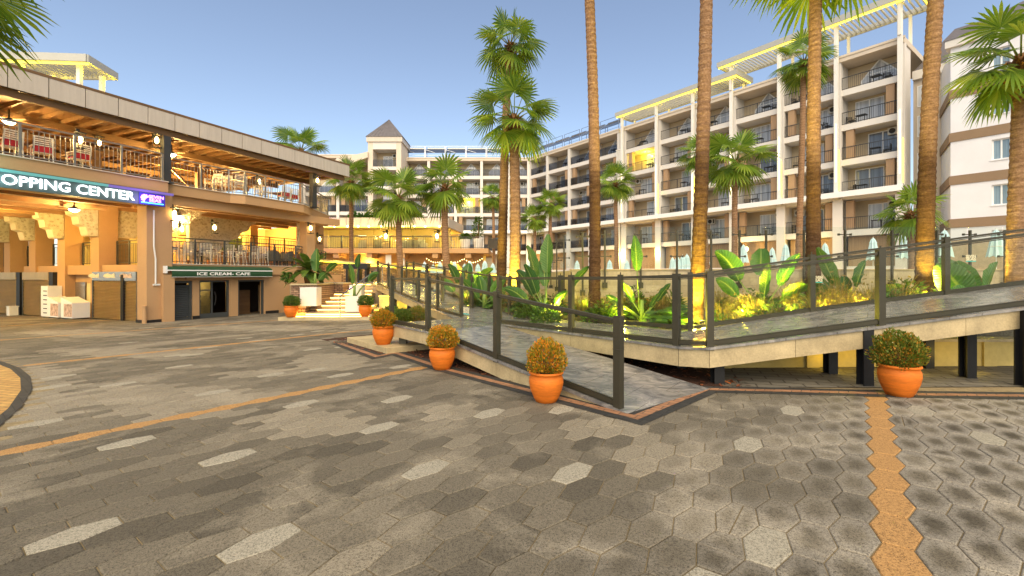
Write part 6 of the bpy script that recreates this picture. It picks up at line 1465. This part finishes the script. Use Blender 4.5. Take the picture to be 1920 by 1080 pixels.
for i, (px, Y) in enumerate([(rnd.uniform(965,1265), rnd.uniform(10.2,12.6)) for _ in range(26)]+[(rnd.uniform(1345,1530), rnd.uniform(9.3,11.8)) for _ in range(20)]+[(rnd.uniform(1640,1900), rnd.uniform(9.2,11.6)) for _ in range(16)]+[(rnd.uniform(860,960), rnd.uniform(13.5,16)) for _ in range(10)]):
    side = 'left of the lit palm trunk' if px < 1300 else ('right of the lit palm trunk' if px < 1600 else 'towards the right edge')
    o = tag(link('ground_plant', cov[i % 3], None, GP(px, Y), i*1.1), 'low leafy green plant in the garden bed '+side, 'plant', 'low leafy plants '+side); k = rnd.uniform(.7,1.25); o.scale = (k,k,k*rnd.uniform(.8,1.2))
def spot():
    t = thing('garden_spotlight', '', 'spotlight', (0,0,0), 0, 'garden spotlights')
    MB().tube([(0,0,0),(0,0,.10)], .012, 6).build('spike', M['black_metal'], t); MB().lathe([(.03,0),(.05,.07),(.05,.09),(.045,.09)], 10, (0,0,.10)).build('housing', M['black_metal'], t)
    MB().lathe([(0,.178),(.042,.178)], 10, (0,0,0), False).build('lens', M['led_yellow'], t)
    light('lamp_light', (0,0,.24), (1,.84,.07), 30, .04, t); return t
spt = Proto(spot)
for px, Y, e, lab in ((1297,9.12,1,'garden spotlight at the foot of the lit palm trunk'),(1316,9.05,1,'garden spotlight right of the foot of the lit palm trunk'),(960,14.7,1,'garden spotlight before the front centre palm'),(946,15.6,1,'garden spotlight between the two centre palms'),(1392,9.5,1,'garden spotlight in the grass right of the lit trunk'),(1478,9.6,1,'garden spotlight below the big banana plant at right'),(1425,9.55,1,'garden spotlight at the stem of the big banana plant'),
          (1093,11.9,1,'garden spotlight left of the dark footed palm'),(1168,10.3,1,'garden spotlight beside the slim banana plant'),(1545,9.2,1,'garden spotlight in the golden grass'),(1610,9.1,1,'garden spotlight under the tall grasses'),(1255,9.9,1,'garden spotlight behind the fern by the corner post'),(1745,9.7,1,'garden spotlight right of the fourth palm trunk'),(1858,9.9,1,'garden spotlight by the broad leaves at the right edge'),(1045,11.0,1,'garden spotlight beside the split leaved banana plant'),(880,15.6,1,'garden spotlight in the rear garden')):
    o = spt(GP(px, Y), 0, lab)
    if 'lit palm' in lab or 'centre palm' in lab:
        for c in o.children:
            if c.type == 'LIGHT': c.data = c.data.copy(); c.data.energy = 30
        q = GP(*((1306,9.5) if 'lit palm' in lab else (964,15.4))); a_ = Vector((q[0]-o.location.x, q[1]-o.location.y, 1.1)); light('lamp_light', (0,0,.25), (1,.80,.05), 330 if 'lit palm' in lab else 300, .05, o, 62, a_)
for i, (px, Y) in enumerate(((1560,7.5),(1626,7.35),(1700,7.3),(1815,7.3))):  # unseen lamps added behind columns and pot to light the garden wall
    q = at(px, 0, Y); t = thing('added_ground_lamp', 'added unseen lamp under the rising walkway, '+ORD[i]+' from the left', 'lamp', (q.x,Y,gz(q.x,Y)), 0, 'added lamps under the walkway'); MB().lathe([(.05,0),(.06,.03),(.045,.05)], 10).build('housing', M['black_metal'], t); MB().lathe([(0,.052),(.04,.052)], 10, (0,0,0), False).build('lens', M['led_warm'], t); light('lamp_light', (0,-.05,.22), (1,.68,.08), 1.1, .05, t)
lw2 = thing('stone_wall', 'pale stone wall glowing yellow between the stairs and the rear ramp columns', 'wall'); MB().box(-5.75,-2.4,19.7,20.0,-.5,.62).build('wall', M['travertine'], lw2); MB().box(-5.75,-5.0,18.9,19.65,-.5,.1).box(-5.75,-5.2,18.3,18.895,-.5,-.1).build('step', M['step_stone'], lw2)
MB().box(-5.7,-5.05,18.86,18.895,.02,.05).box(-5.75,-2.5,19.66,19.695,.55,.59).build('light_strip', M['led_yellow'], lw2)
for x in (-5.2,-4.3,-3.4): light('wall_light', (x,19.3,.25), (1,.74,.10), 9, .08, lw2)
